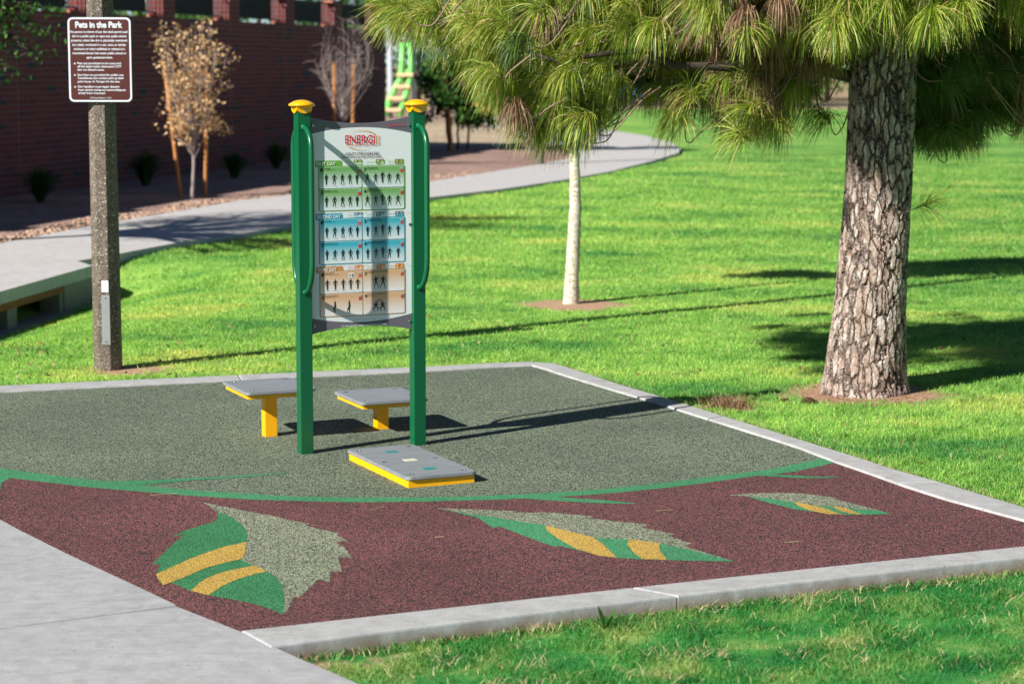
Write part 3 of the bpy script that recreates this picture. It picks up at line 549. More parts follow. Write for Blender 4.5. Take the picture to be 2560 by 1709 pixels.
# ------------------------------------------------------------------ grass blades
def blades(name, label, x, y, hgt, wid, lean, mat='blade', curl=0.5):
    n = len(x); z = terrain(x, y)
    th = rng.random(n)*2*math.pi; dr = np.c_[np.cos(th), np.sin(th)]; tl = lean*(0.3+rng.random(n)); h = hgt*(0.55+0.75*rng.random(n)); w_ = wid*(0.7+0.6*rng.random(n))
    ph = rng.random(n)*2*math.pi; pr = np.c_[np.cos(ph), np.sin(ph)]*w_[:, None]/2
    b = np.c_[x, y, z-0.004]; mid = b+np.c_[dr*(h*tl*0.35)[:, None], h*0.6]; tip = b+np.c_[dr*(h*tl)[:, None], h*(1-curl*tl*0.5)]
    P_ = np.c_[pr, np.zeros(n)]
    V = np.stack([b-P_, b+P_, mid+P_*0.8, mid-P_*0.8, tip+P_*0.12, tip-P_*0.12], 1).reshape(-1, 3)
    k = np.arange(n)[:, None]*6; F = np.concatenate([k+[0, 1, 2, 3], k+[3, 2, 4, 5]], 0)
    o = from_np(name, V, F, mat); o['kind'] = 'stuff'; o['label'] = label; o['category'] = 'grass'; return o
PADOUT = [(-7.1, 14.15)]+[tuple(q) for q in P['far_out'][:4]]+[(0.20, 16.64), (0.33, 16.54)]+[tuple(q) for q in P['right_out'][1:]]+[CORNER_OUT, (3.22, 10.22)]+[tuple(q) for q in P['near_out'][1:][::-1]]+[(-0.97, 8.33), (-1.12, 8.572)]+[tuple(q) for q in walk_up[::-1]]
WALKP = [(-1.121, 8.578)]+walk_dn[1:]+[(1.4, 1.5), (-12, 1.5), (-12, 14.6), (-5.6, 14.2)]+walk_up[1:]
def keep_lawn(x, y, soil=True):
    k = ~inpoly(x, y, PADOUT) & ~inpoly(x, y, WALKP) & ~inpoly(x, y, PATH) & ~inpoly(x, y, bed)
    for i in range(len(HEADW)-1):
        pass
    k &= ~((x < -4.2) & (y > 24.4) & (x < -4.9)) & (x > np.interp(y, [13, 19.2, 21.65, 24.48, 26], [-6.9, -5.45, -5.12, -4.75, -4.8]))
    if soil:
        for (a, b, r) in DIRT:
            d = np.hypot((x-a)*0.9, y-b)+0.10*np.sin(np.arctan2(y-b, x-a)*3+a*5)+0.05*np.sin(np.arctan2(y-b, x-a)*7); k &= (d > r*(0.70+0.55*rng.random(len(x))**0.7))
    return k
n = 190000; x = rng.uniform(-1.3, 3.6, n); y = rng.uniform(7.3, 10.4, n); k = keep_lawn(x, y); x, y = x[k], y[k]
dens = np.array([noise.noise(Vector((a*3.5, b*3.5, 0))) for a, b in zip(x[::1], y[::1])]) if len(x) < 220000 else np.zeros(len(x))
k = rng.random(len(x)) < np.clip(0.75+dens*1.4, 0.25, 1); x, y, dens = x[k], y[k], dens[k]
blades('foreground_grass', 'short deep green turf in front of the near kerb', x, y, 0.036+0.026*np.clip(dens, -0.5, 1), 0.0030, 1.1)
cxs = rng.uniform(-1.0, 3.4, 150); cys = rng.uniform(7.4, 10.3, 150); rep = rng.integers(6, 34, 150); sg_ = rng.uniform(0.015, 0.07, 150)
x = np.repeat(cxs, rep)+rng.normal(0, 1, rep.sum())*np.repeat(sg_, rep); y = np.repeat(cys, rep)+rng.normal(0, 1, rep.sum())*np.repeat(sg_, rep)
x = np.r_[x, rng.uniform(-1.2, 3.4, 900)]; y = np.r_[y, rng.uniform(7.3, 10.4, 900)]; k = keep_lawn(x, y); x, y = x[k], y[k]
o = blades('dry_straw', 'pale dry grass stems lying in the near turf', x, y, 0.022+0.022*rng.random(len(x)), 0.0026, 2.2, 'straw', 0.35); o.location.z = 0.028
n = 680000; yy = 1/rng.uniform(1/60, 1/10.2, n); yy = np.where(rng.random(n) < 0.5, yy, rng.uniform(10.2, 60, n)); xx = rng.uniform(-0.27, 0.27, n)*yy
k = keep_lawn(xx, yy) & (rng.random(n) < np.clip((60-yy)/26, 0, 1)); xx, yy = xx[k], yy[k]
wd_ = 0.0045*np.clip(yy/14, 1, 3.2)
blades('lawn_grass', 'bright green mown grass across the park lawn', xx, yy, 0.034*np.clip(yy/22, 1, 1.5), wd_, 0.8)
# ragged longer tufts along kerb edges and path edge
ex, ey = [], []
for pl, s in ((P['near_out'], 1), (P['right_out'], 1), (P['far_out'], 1)):
    q = resample(pl, 2600); ex.append(q[:, 0]+rng.normal(0, 0.035, 2600)); ey.append(q[:, 1]+rng.normal(0, 0.035, 2600))
ex = np.concatenate(ex); ey = np.concatenate(ey); k = keep_lawn(ex, ey, False); blades('kerb_edge_grass', 'uneven grass fringe growing against the kerb', ex[k], ey[k], 0.05, 0.004, 1.0)
k = keep_lawn(ex+0.01, ey, False) & (rng.random(len(ex)) < 0.3); o = blades('kerb_edge_straw', 'dry straw-coloured grass bits caught along the kerb', ex[k]+0.02, ey[k], 0.034, 0.003, 1.6, 'straw', 0.3); o.location.z = 0.01
# small dead grass tuft at the kerb
t_ = rng.normal(0, 0.08, (420, 2)); o = blades('dead_grass_tuft', 'brown dead grass tuft beside the right kerb', 1.50+t_[:, 0], 14.55+t_[:, 1]*1.2, 0.09, 0.005, 1.2, 'deadneedle')
o = blades('soil_litter', 'thin brown needle litter on bare soil round the pine', *(lambda q: (2.53+q[:, 0], 15.1+q[:, 1]))(rng.normal(0, 0.33, (2500, 2))), 0.02, 0.004, 3.0, 'deadneedle')

x = np.r_[rng.uniform(-4.4, -2.6, 60), rng.uniform(-2.6, 4.5, 90)]; y = np.r_[rng.uniform(15.6, 18, 60), rng.uniform(11.5, 21, 90)]; k = keep_lawn(x, y); o = blades('fallen_leaves', 'scattered small brown fallen leaves in the lawn', x[k], y[k], 0.035, 0.022, 2.2, 'deadneedle', 0.3); o.location.z = 0.028
x = rng.uniform(-2.5, 2.6, 26); y = rng.uniform(9.2, 16.0, 26); k = inpoly(x, y, PAD); x, y = x[k], y[k]; th = rng.random(len(x))*3.14; L_ = rng.uniform(0.02, 0.09, len(x)); ux, uy = np.cos(th)*L_, np.sin(th)*L_; px_, py_ = -np.sin(th)*0.0012, np.cos(th)*0.0012; zz = np.full(len(x), 0.007)
V = np.stack([np.c_[x-ux-px_, y-uy-py_, zz], np.c_[x+ux-px_, y+uy-py_, zz], np.c_[x+ux+px_, y+uy+py_, zz+0.001], np.c_[x-ux+px_, y-uy+py_, zz+0.001]], 1).reshape(-1, 3)
o = from_np('fallen_needles', V, np.arange(len(V)).reshape(-1, 4), 'straw'); o['kind'] = 'stuff'; o['label'] = 'a few dry pine needles lying on the rubber pad'; o['category'] = 'needles'

# measured step platforms
LOWX = -0.5920
LOWY = 12.1391
YLOW = 0.4379
WLOW = 0.4301
LLOW = 0.9607
ZLOW = 0.0639
B1X = -1.5426
B1Y = 13.3062
B2X = -0.8506
B2Y = 13.5894
YB = 0.4222
WP_ = 0.4622
LB_ = 0.5343
ZB1 = 0.3271
ZB2 = 0.2207

# ------------------------------------------------------------------ lettering and flat print
def text_mesh(body, s0, z0, s1, z1, off, name, mat, parent, bold=0.0, rot=0.0):
    """writing fitted into the box (s0,z0)-(s1,z1) of the board's face, standing off the board by off (towards -y)"""
    cu = bpy.data.curves.new(name, 'FONT'); cu.body = body; cu.size = 1.0; cu.offset = bold; cu.resolution_u = 3
    ob = bpy.data.objects.new(name+'_src', cu); SC.objects.link(ob)
    dg = bpy.context.evaluated_depsgraph_get(); me = bpy.data.meshes.new_from_object(ob.evaluated_get(dg)); me.name = name
    bpy.data.objects.remove(ob); bpy.data.curves.remove(cu)
    n = len(me.vertices); co = np.empty(n*3, np.float32); me.vertices.foreach_get('co', co); co = co.reshape(-1, 3)
    if rot: c, s = math.cos(rot), math.sin(rot); co = np.c_[co[:, 0]*c-co[:, 1]*s, co[:, 0]*s+co[:, 1]*c, co[:, 2]]
    mn, mx = co.min(0), co.max(0); e = np.maximum(mx-mn, 1e-6)
    u_ = (co[:, 0]-mn[0])/e[0]*(s1-s0)+s0; v_ = (co[:, 1]-mn[1])/e[1]*(z1-z0)+z0
    me.vertices.foreach_set('co', np.c_[u_, np.full(n, -off), v_].astype(np.float32).ravel()); me.materials.clear(); me.update()
    return link(name, me, mat, parent)
def flat(name, polys, off, mat, parent, step=0.00025):
    bm = bmesh.new()
    for i, pl in enumerate(polys):
        vs_ = [bm.verts.new((s, -off-step*i, z)) for s, z in pl]
        if len(vs_) > 2:
            f = bm.faces.new(vs_)
    bmesh.ops.triangulate(bm, faces=[f for f in bm.faces if len(f.verts) > 4])
    bm.normal_update()
    for f in bm.faces:
        if f.normal.y > 0: f.normal_flip()
    return from_bm(name, bm, mat, parent)
def rrect(s0, z0, s1, z1, r, n=5, which=(1, 1, 1, 1)):
    out = []
    for (cx, cz, a0, w_) in ((s1-r, z1-r, 0, which[0]), (s0+r, z1-r, 90, which[1]), (s0+r, z0+r, 180, which[2]), (s1-r, z0+r, 270, which[3])):
        if w_: out += [(cx+r*math.cos(R(a0+90*k/n)), cz+r*math.sin(R(a0+90*k/n))) for k in range(n+1)]
        else: a = R(a0+45); out.append((cx+r*math.copysign(1, math.cos(a)), cz+r*math.copysign(1, math.sin(a))))
    return out
def disc(s, z, r, n=12): return [(s+r*math.cos(2*math.pi*k/n), z+r*math.sin(2*math.pi*k/n)) for k in range(n)]
def seg(a, b, w0, w1):
    dx, dz = b[0]-a[0], b[1]-a[1]; l = math.hypot(dx, dz) or 1; px, pz = -dz/l, dx/l
    return [(a[0]+px*w0, a[1]+pz*w0), (a[0]-px*w0, a[1]-pz*w0), (b[0]-px*w1, b[1]-pz*w1), (b[0]+px*w1, b[1]+pz*w1)]
def person_print(cx, zf, h, lf=0.0, rf=0.0, arm=0.18, kind='stand'):
    """flat printed figure: list of polygons"""
    u = h; hd = (cx, zf+0.93*u); hip = zf+0.50*u; sh = zf+0.82*u; o_ = []
    if kind == 'squat':
        hip = zf+0.42*u; sh = zf+0.78*u; o_ += [disc(cx, zf+0.9*u, 0.075*u)]
        o_ += [[(cx-0.13*u, sh), (cx+0.13*u, sh), (cx+0.10*u, hip), (cx-0.10*u, hip)]]
        for s in (-1, 1):
            o_ += [seg((cx+s*0.06*u, hip), (cx+s*0.25*u, zf+0.30*u), 0.07*u, 0.05*u), seg((cx+s*0.25*u, zf+0.32*u), (cx+s*0.20*u, zf), 0.05*u, 0.03*u), seg((cx+s*0.12*u, sh-0.03*u), (cx+s*0.26*u, sh-0.16*u), 0.035*u, 0.028*u), seg((cx+s*0.26*u, sh-0.16*u), (cx+s*0.06*u, sh-0.2*u), 0.028*u, 0.02*u)]
        return o_
    if kind == 'side':
        o_ += [disc(cx, hd[1], 0.06*u), seg((cx, sh+0.04*u), (cx, hip), 0.07*u, 0.06*u), seg((cx+0.01*u, sh), (cx+0.09*u, hip+0.03*u), 0.03*u, 0.022*u)]
        o_ += [seg((cx, hip+0.03*u), (cx+0.01*u, zf), 0.065*u, 0.03*u), seg((cx, hip), (cx-0.13*u, zf+0.30*u), 0.06*u, 0.04*u), seg((cx-0.13*u, zf+0.32*u), (cx-0.18*u, zf+0.08*u), 0.04*u, 0.025*u), seg((cx, zf+0.015*u), (cx+0.08*u, zf+0.01*u), 0.015*u, 0.012*u)]
        return o_
    o_ += [disc(hd[0], hd[1], 0.062*u), seg((cx, hd[1]-0.04*u), (cx, sh), 0.028*u, 0.035*u)]
    o_ += [[(cx-0.115*u, sh+0.015*u), (cx+0.115*u, sh+0.015*u), (cx+0.125*u, sh-0.04*u), (cx+0.075*u, hip+0.1*u), (cx+0.085*u, hip-0.02*u), (cx-0.085*u, hip-0.02*u), (cx-0.075*u, hip+0.1*u), (cx-0.125*u, sh-0.04*u)]]
    for s, sp_ in ((-1, lf), (1, rf)):
        kx = cx+s*0.05*u+sp_*0.5; fx = cx+s*0.045*u+sp_
        o_ += [seg((cx+s*0.045*u, hip), (kx, zf+0.26*u), 0.052*u, 0.036*u), seg((kx, zf+0.28*u), (fx, zf+0.02*u), 0.036*u, 0.02*u), seg((fx-0.02*u, zf+0.012*u), (fx+s*0.05*u, zf), 0.016*u, 0.012*u)]
        o_ += [seg((cx+s*0.115*u, sh-0.01*u), (cx+s*(0.13+arm*0.7)*u, sh-0.19*u), 0.027*u, 0.022*u), seg((cx+s*(0.13+arm*0.7)*u, sh-0.18*u), (cx+s*(0.11+arm*0.4)*u, sh-0.36*u), 0.022*u, 0.015*u)]
    return [[(cx+(x-cx)*0.86, z) for x, z in pl] for pl in o_]

# ------------------------------------------------------------------ fitness station
YAW = 0.42734; SP = 0.7371
st = thing('exercise_station', 'green two-post outdoor exercise station with printed instruction board and handles', 'exercise station', (-1.25529, 12.70033, 0), YAW)
def post_set(s):
    bm = bmesh.new(); box(bm, (s, 0, 0.96), (0.079, 0.079, 2.26), bev=0.003); po = from_bm('post', bm, 'green', st)
    for sd_ in (-1, 1):       # grab handle each side, front is -y
        pts = []; y0 = 0.030; y1 = 0.163
        for k in range(9): a = k/8*math.pi/2; pts.append((y0+(y1-y0)*math.sin(a), 1.972-0.125*(1-math.cos(a))*1.0))
        pts += [(y1, 1.7), (y1, 1.4), (y1, 1.17)]
        for k in range(1, 9): a = k/8*math.pi/2; pts.append((y0+(y1-y0)*math.cos(a), 1.17-0.185*math.sin(a)))
        bm = bmesh.new(); tube(bm, [(s, sd_*y_, z_) for y_, z_ in pts], 0.0165, 14)
        for z_ in (1.972, 0.985): bmesh.ops.create_cone(bm, cap_ends=True, segments=16, radius1=0.022, radius2=0.017, depth=0.012, matrix=Matrix.Translation((s, sd_*0.044, z_)) @ Matrix.Rotation(R(90)*(1 if sd_ < 0 else -1), 4, 'X'))
        from_bm('grab_handle', bm, 'green', po, True)
    # scalloped cap
    bm = bmesh.new(); hw = 0.0485; loops = []
    per = []
    for c in range(4):
        a, b = [(-1, -1), (1, -1), (1, 1), (-1, 1)][c], [(-1, -1), (1, -1), (1, 1), (-1, 1)][(c+1) % 4]
        for k in range(10): f = k/10; per.append((a[0]+(b[0]-a[0])*f, a[1]+(b[1]-a[1])*f, f))
    top = [bm.verts.new((s+x*hw, y*hw, 2.104)) for x, y, f in per]
    bot = [bm.verts.new((s+x*hw, y*hw, 2.074-0.020*math.sin(math.pi*f)**0.8)) for x, y, f in per]
    inn = [bm.verts.new((s+x*0.0402, y*0.0402, v.co.z)) for (x, y, f), v in zip(per, bot)]
    n = len(per)
    for i in range(n): j = (i+1) % n; bm.faces.new((top[i], bot[i], bot[j], top[j])); bm.faces.new((bot[i], inn[i], inn[j], bot[j]))
    cap = from_bm('post_cap', finish(bm), 'capyellow', po)
    bm = bmesh.new(); lathe(bm, [(0.05, 2.096), (0.070, 2.095), (0.078, 2.099), (0.080, 2.104), (0.077, 2.109), (0.064, 2.117), (0.045, 2.127), (0.025, 2.132), (0.004, 2.134)], 32, (s, 0, 0))
    from_bm('cap_dome', bm, 'capyellow', cap, True)
    for sd_ in (-1, 1):
        bm = bmesh.new(); bmesh.ops.create_uvsphere(bm, u_segments=12, v_segments=8, radius=0.009, matrix=Matrix.Translation((s+0.008, sd_*0.0495, 2.072)) @ Matrix.Scale(0.5, 4, (0, 1, 0))); from_bm('cap_bolt', bm, 'steel', cap, True)
    return po
post_set(0.0); post_set(SP)
def ctop(s): t = (s-0.371)/0.331; return 1.9925+0.041*t*t
def cbot(s): t = (s-0.371)/0.331; return 0.7615-0.038*t*t
def wtop(s): t = (s-0.371)/0.331; return 1.9672-0.040*t*t
def wbot(s): t = (s-0.371)/0.331; return 0.7863+0.038*t*t
S0, S1 = 0.0405, 0.6965; ss = np.linspace(S0, S1, 25)
bm = bmesh.new(); a = [bm.verts.new((s, -0.006, ctop(s))) for s in ss]+[bm.verts.new((s, -0.006, cbot(s))) for s in ss[::-1]]; b = [bm.verts.new((v.co.x, 0.006, v.co.z)) for v in a]
bm.faces.new(a); bm.faces.new(b[::-1])
for i in range(len(a)): j = (i+1) % len(a); bm.faces.new((a[i], b[i], b[j], a[j]))
bmesh.ops.triangulate(bm, faces=[f for f in bm.faces if len(f.verts) > 4]); panel = from_bm('instruction_panel', finish(bm), 'pgray', st)
flat('white_field', [[(s, wtop(s)) for s in ss]+[(s, wbot(s)) for s in ss[::-1]]], 0.0072, 'pwhite', panel)
back = flat('back_field', [[(s, wtop(s)) for s in ss]+[(s, wbot(s)) for s in ss[::-1]]], -0.0072, 'pwhite', panel)
for s, z in ((0.066, 1.980), (0.066, 1.373), (0.062, 0.776), (0.681, 1.978), (0.684, 1.373), (0.682, 0.774)):
    bm = bmesh.new(); bmesh.ops.create_cone(bm, cap_ends=True, segments=16, radius1=0.0095, radius2=0.007, depth=0.008, matrix=Matrix.Translation((s, -0.011, z)) @ Matrix.Rotation(R(90), 4, 'X'))
    bo = from_bm('panel_bolt', bm, 'steel', panel, False); bm = bmesh.new(); bmesh.ops.create_cone(bm, cap_ends=True, segments=8, radius1=0.0034, radius2=0.0034, depth=0.002, matrix=Matrix.Translation((s, -0.0155, z)) @ Matrix.Rotation(R(90), 4, 'X')); from_bm('bolt_socket', bm, 'dark', bo)
T = lambda body, s0, z0, s1, z1, mat='black', bold=0.0, off=0.0115, rot=0.0: text_mesh(body, s0, z0, s1, z1, off, 'lettering', mat, panel, bold, rot)
T('ENERGI', 0.2692, 1.8690, 0.4615, 1.9210, 'red', 0.012); T('PRIME', 0.4650, 1.8588, 0.4880, 1.9178, 'orange', 0.0, rot=-math.pi/2); T('TOTAL BODY FITNESS SYSTEM', 0.2941, 1.8565, 0.4610, 1.8660, 'red', 0.012)
def arc(c, rx, rz, a0, a1, w0, w1, n=22):
    o_ = []; i_ = []
    for k in range(n+1):
        a = R(a0+(a1-a0)*k/n); w_ = w0+(w1-w0)*k/n; o_.append((c[0]+(rx+w_)*math.cos(a), c[1]+(rz+w_)*math.sin(a))); i_.append((c[0]+(rx-w_)*math.cos(a), c[1]+(rz-w_)*math.sin(a)))
    return [[o_[k], o_[k+1], i_[k+1], i_[k]] for k in range(n)]
flat('logo_arc', arc((0.371, 1.898), 0.105, 0.0515, 140, 35, 0.0004, 0.0028), 0.0115, 'orange', panel, 0)
flat('logo_arc', arc((0.366, 1.886), 0.100, 0.0510, 200, 315, 0.0026, 0.0003), 0.0115, 'orange', panel, 0)
T('AGILITY STEP EXERCISES', 0.2668, 1.7990, 0.4858, 1.8175, 'black', 0.008); T('Use at least three times a week. Use bars as needed.', 0.2470, 1.7845, 0.5041, 1.7965, 'black', 0.014)
T('playworld', 0.560, 1.9700, 0.6487, 1.9870, 'red', 0.01); flat('logo_arc', arc((0.549, 1.978), 0.0065, 0.0065, 0, 350, 0.0012, 0.0012), 0.0115, 'red', panel, 0)
T('To view exercise videos, visit ENERGiPrime.com', 0.2359, 0.7605, 0.5265, 0.7725, 'white', 0.006)
T('Additional workouts and routines available online for all stations', 0.262, 0.8000, 0.460, 0.8045, 'ghost'); T('Always warm up before exercising', 0.530, 0.8110, 0.612, 0.8150, 'ghost')
days = [('FIRST DAY', 'd1', 1.4647, 1.7370, 1.7325, 1.7700, ["'V' STEP", 'STRADDLE STEP', "RUNNING 'V' STEP", 'FAST STRADDLE STEP'], ['8-16 repetitions each side', '8-16 repetitions each side', '16-24 fast repetitions each side', '16-24 fast repetitions each side'], (0.17, 0.38, 0.12), 1.61),
        ('SECOND DAY', 'd2', 1.1430, 1.4230, 1.4150, 1.4525, ["'A' STEP", 'LATERAL STEP-OVER', "RUNNING 'A' STEP", 'FAST LATERAL STEP-OVER'], ['8-16 repetitions each side', '8-16 repetitions alternating sides', '16-24 fast repetitions each side', '16-24 fast repetitions alternating sides'], (0.05, 0.40, 0.50), 1.30),
        ('THIRD DAY', 'd3', 0.8240, 1.1055, 1.0950, 1.1330, ['FAST TOE UP', 'LATERAL HOP & SWITCH LEGS', 'FAST FOOT SWITCH', 'SIDE-TO-SIDE JUMP SQUAT'], ['16-32 fast repetitions each side', '8-16 repetitions', '16-32 fast repetitions', '8-16 repetitions'], (0.62, 0.38, 0.20), 0.98)]
MAT['lightcell'] = None
for d, (title, cm, z0, z1, t0, t1, names, subs, gc, _) in enumerate(days):
    flat('day_frame', [rrect(0.0965, z0, 0.6570, z1, 0.014), rrect(0.0765, t0-0.001, 0.2490, t1, 0.011, which=(1, 1, 1, 0))], 0.0082, cm, panel)
    T(title, 0.0840, t0+0.0085, 0.2050 if d != 1 else 0.2345, t1-0.0075, 'white', 0.010)
    zm = (z0+z1)/2; cells = [(0.1050, zm+0.004, 0.3730, z1-0.0065), (0.3810, zm+0.004, 0.6485, z1-0.0065), (0.1050, z0+0.0065, 0.3730, zm-0.004), (0.3810, z0+0.0065, 0.6485, zm-0.004)]
    figs = []; feet = []; shins = []; shoes = []; arrows = []
    for ci, (s0, c0, s1, c1) in enumerate(cells):
        MAT['cell%d%d' % (d, ci)] = grad('cell_gradient', gc, (0.66, 0.74, 0.74) if d < 2 else (0.74, 0.72, 0.68), c0+0.01, c1-0.02)
        flat('exercise_cell', [rrect(s0-0.0015, c0-0.0015, s1+0.0015, c1+0.0015, 0.0085)], 0.0090, 'pwhite', panel); flat('exercise_cell', [rrect(s0, c0, s1, c1, 0.007)], 0.0096, 'cell%d%d' % (d, ci), panel)
        T(str(ci+1), s0+0.005, c1-0.026, s0+0.020, c1-0.006, 'black', 0.02); wn_ = 0.0052*len(names[ci])
        T(names[ci], s0+0.024, c1-0.0115, s0+0.024+min(wn_, 0.16)*1.02, c1-0.0040, 'black', 0.012); T(subs[ci], s0+0.024, c1-0.0185, s0+0.024+0.0029*len(subs[ci]), c1-0.0140, 'black', 0.01)
        for q in (0, 1):
            sx_ = s1-0.024+q*0.0105; shins.append([(sx_, c1-0.040), (sx_+0.0045, c1-0.040), (sx_+0.0072, c1-0.020), (sx_, c1-0.020)]); shoes.append(rrect(sx_-0.0004, c1-0.0185, sx_+0.0076, c1-0.0065, 0.003, 3))
        zf = c0+0.0205; h = 0.0655
        if d < 2 or ci == 0:
            xs_ = (s0+0.042, s0+0.0935, s0+0.1445, s0+0.1925, s0+0.238) if ci in (0, 2) else (s0+0.0285, s0+0.083, s0+0.127, s0+0.171, s0+0.227)
            for fi_, x in enumerate(xs_):
                if d == 2: spv, ar = (0, 0), 0.17
                elif ci in (0, 2): spv, ar = [(0, 0), (-0.010, 0.002), (-0.009, 0.009) if d == 0 else (-0.006, 0.006), (-0.002, 0.010), (0, 0)][fi_], [0.05, 0.15, 0.08, 0.15, 0.05][fi_]
                elif d == 0: spv, ar = [(-0.014, 0.014), (-0.009, 0.006), (0, 0), (-0.005, 0.008), (-0.015, 0.015)][fi_], [0.1, 0.18, 0.12, 0.18, 0.16][fi_]
                else: spv, ar = [(0, 0), (-0.005, 0.008), (0, 0), (-0.010, 0.002), (0, 0)][fi_], [0.04, 0.18, 0.1, 0.18, 0.1][fi_]
                hh = h*(1.08 if fi_ == 2 and ci in (1, 3) else 1.0); zz = zf+(0.004 if fi_ == 2 and ci in (1, 3) else 0)
                figs.append(person_print(x, zz, hh, spv[0], spv[1], ar))
                for q in (-0.012, -0.004, 0.004, 0.012): feet.append(seg((x+q, zf-0.006), (x+q+0.004, zf-0.004), 0.0022, 0.0014))
                if fi_ == 2 and ci in (0, 2): arrows.append(seg((x-0.004, zf+0.002), (x+0.004, zf+0.002), 0.0018, 0.0018))
        elif ci == 1:
            for x, l, r_ in ((s0+0.080, -0.010, 0.020), (s0+0.128, -0.022, 0.010)): figs.append(person_print(x, zf-0.003, 0.080, l, r_, 0.16))
            arrows += arc((s0+0.104, zf+0.058), 0.014, 0.012, 150, 30, 0.0016, 0.0016, 8)+[[(s0+0.088, zf+0.060), (s0+0.095, zf+0.070), (s0+0.096, zf+0.058)], [(s0+0.120, zf+0.060), (s0+0.113, zf+0.070), (s0+0.112, zf+0.058)]]
        elif ci == 2:
            for x in (s0+0.090, s0+0.182): figs.append(person_print(x, zf-0.004, 0.075, kind='side'))
            feet += [seg((s0+0.075, zf-0.004), (s0+0.088, zf-0.004), 0.003, 0.003), seg((s0+0.165, zf-0.004), (s0+0.178, zf-0.004), 0.003, 0.003)]
        else:
            for x in (s0+0.079, s0+0.123): figs.append(person_print(x, zf-0.002, 0.062, kind='squat'))
            arrows += arc((s0+0.101, zf+0.050), 0.015, 0.017, 165, 15, 0.0026, 0.0026, 8)+[[(s0+0.082, zf+0.052), (s0+0.092, zf+0.056), (s0+0.086, zf+0.044)], [(s0+0.120, zf+0.052), (s0+0.110, zf+0.056), (s0+0.116, zf+0.044)]]
    [flat('exercise_figure', f_, 0.0104, 'black', panel, 0.00002) for f_ in figs]; flat('footprints', feet, 0.0102, 'ghost', panel); flat('muscle_figures', shins, 0.0102, 'red', panel); flat('muscle_figures', shoes, 0.0102, 'ghost', panel)
    if arrows: flat('print_arrows', arrows, 0.0108, 'red', panel, 0.00002)
    if d == 2: flat('toe_detail', [rrect(0.283, 1.060, 0.318, 1.090, 0.002)], 0.0102, 'pwhite', panel); flat('toe_detail', [seg((0.289, 1.083), (0.296, 1.078), 0.001, 0.003), seg((0.296, 1.078), (0.290, 1.066), 0.003, 0.002), seg((0.305, 1.084), (0.311, 1.076), 0.002, 0.003), seg((0.311, 1.076), (0.306, 1.065), 0.003, 0.002)], 0.0106, 'black', panel)
    for ii, (lab, a0, a1, b0, b1, grid) in enumerate((('Beginner\nExercises', 0.271, 0.318, 0.3227, 0.3766, (1, 1, 0, 0)), ('Intermediate\nExercises', 0.394, 0.461, 0.4658, 0.5212, (1, 1, 1, 0)), ('Advanced\nExercises', 0.535, 0.585, 0.5891, 0.6440, (1, 1, 1, 1)))):
        za, zb = t0+0.0115, t0+0.0390; T(lab, a0, za, a1, zb-0.001, cm+'l'); mz = (za+zb)/2; mb = (b0+b1)/2
        qs = [(b0, mz, mb, zb), (mb, mz, b1, zb), (b0, za, mb, mz), (mb, za, b1, mz)]
        flat('exercise_grid', [rrect(q[0], q[1], q[2], q[3], 0.0005, 1) for q, g in zip(qs, grid) if g], 0.0090, cm if d < 2 else 'orange', panel)
        if not all(grid): flat('exercise_grid', [rrect(q[0], q[1], q[2], q[3], 0.0005, 1) for q, g in zip(qs, grid) if not g], 0.0090, cm+'l', panel)
        for q, g, dg_ in zip(qs, grid, '1234'):
            if g: T(dg_, (q[0]+q[2])/2-0.003, q[1]+0.003, (q[0]+q[2])/2+0.003, q[3]-0.003, 'white', 0.01)
        flat('exercise_grid', [seg((mb-0.0015, za if grid[2] else mz), (mb+0.0, zb), 0.0012, 0.0012), seg((b0, mz), (b1 if grid[3] else mb, mz), 0.0010, 0.0010), seg((b0, zb), (b1, zb), 0.0010, 0.0010)], 0.0098, 'red', panel)
del MAT['lightcell']

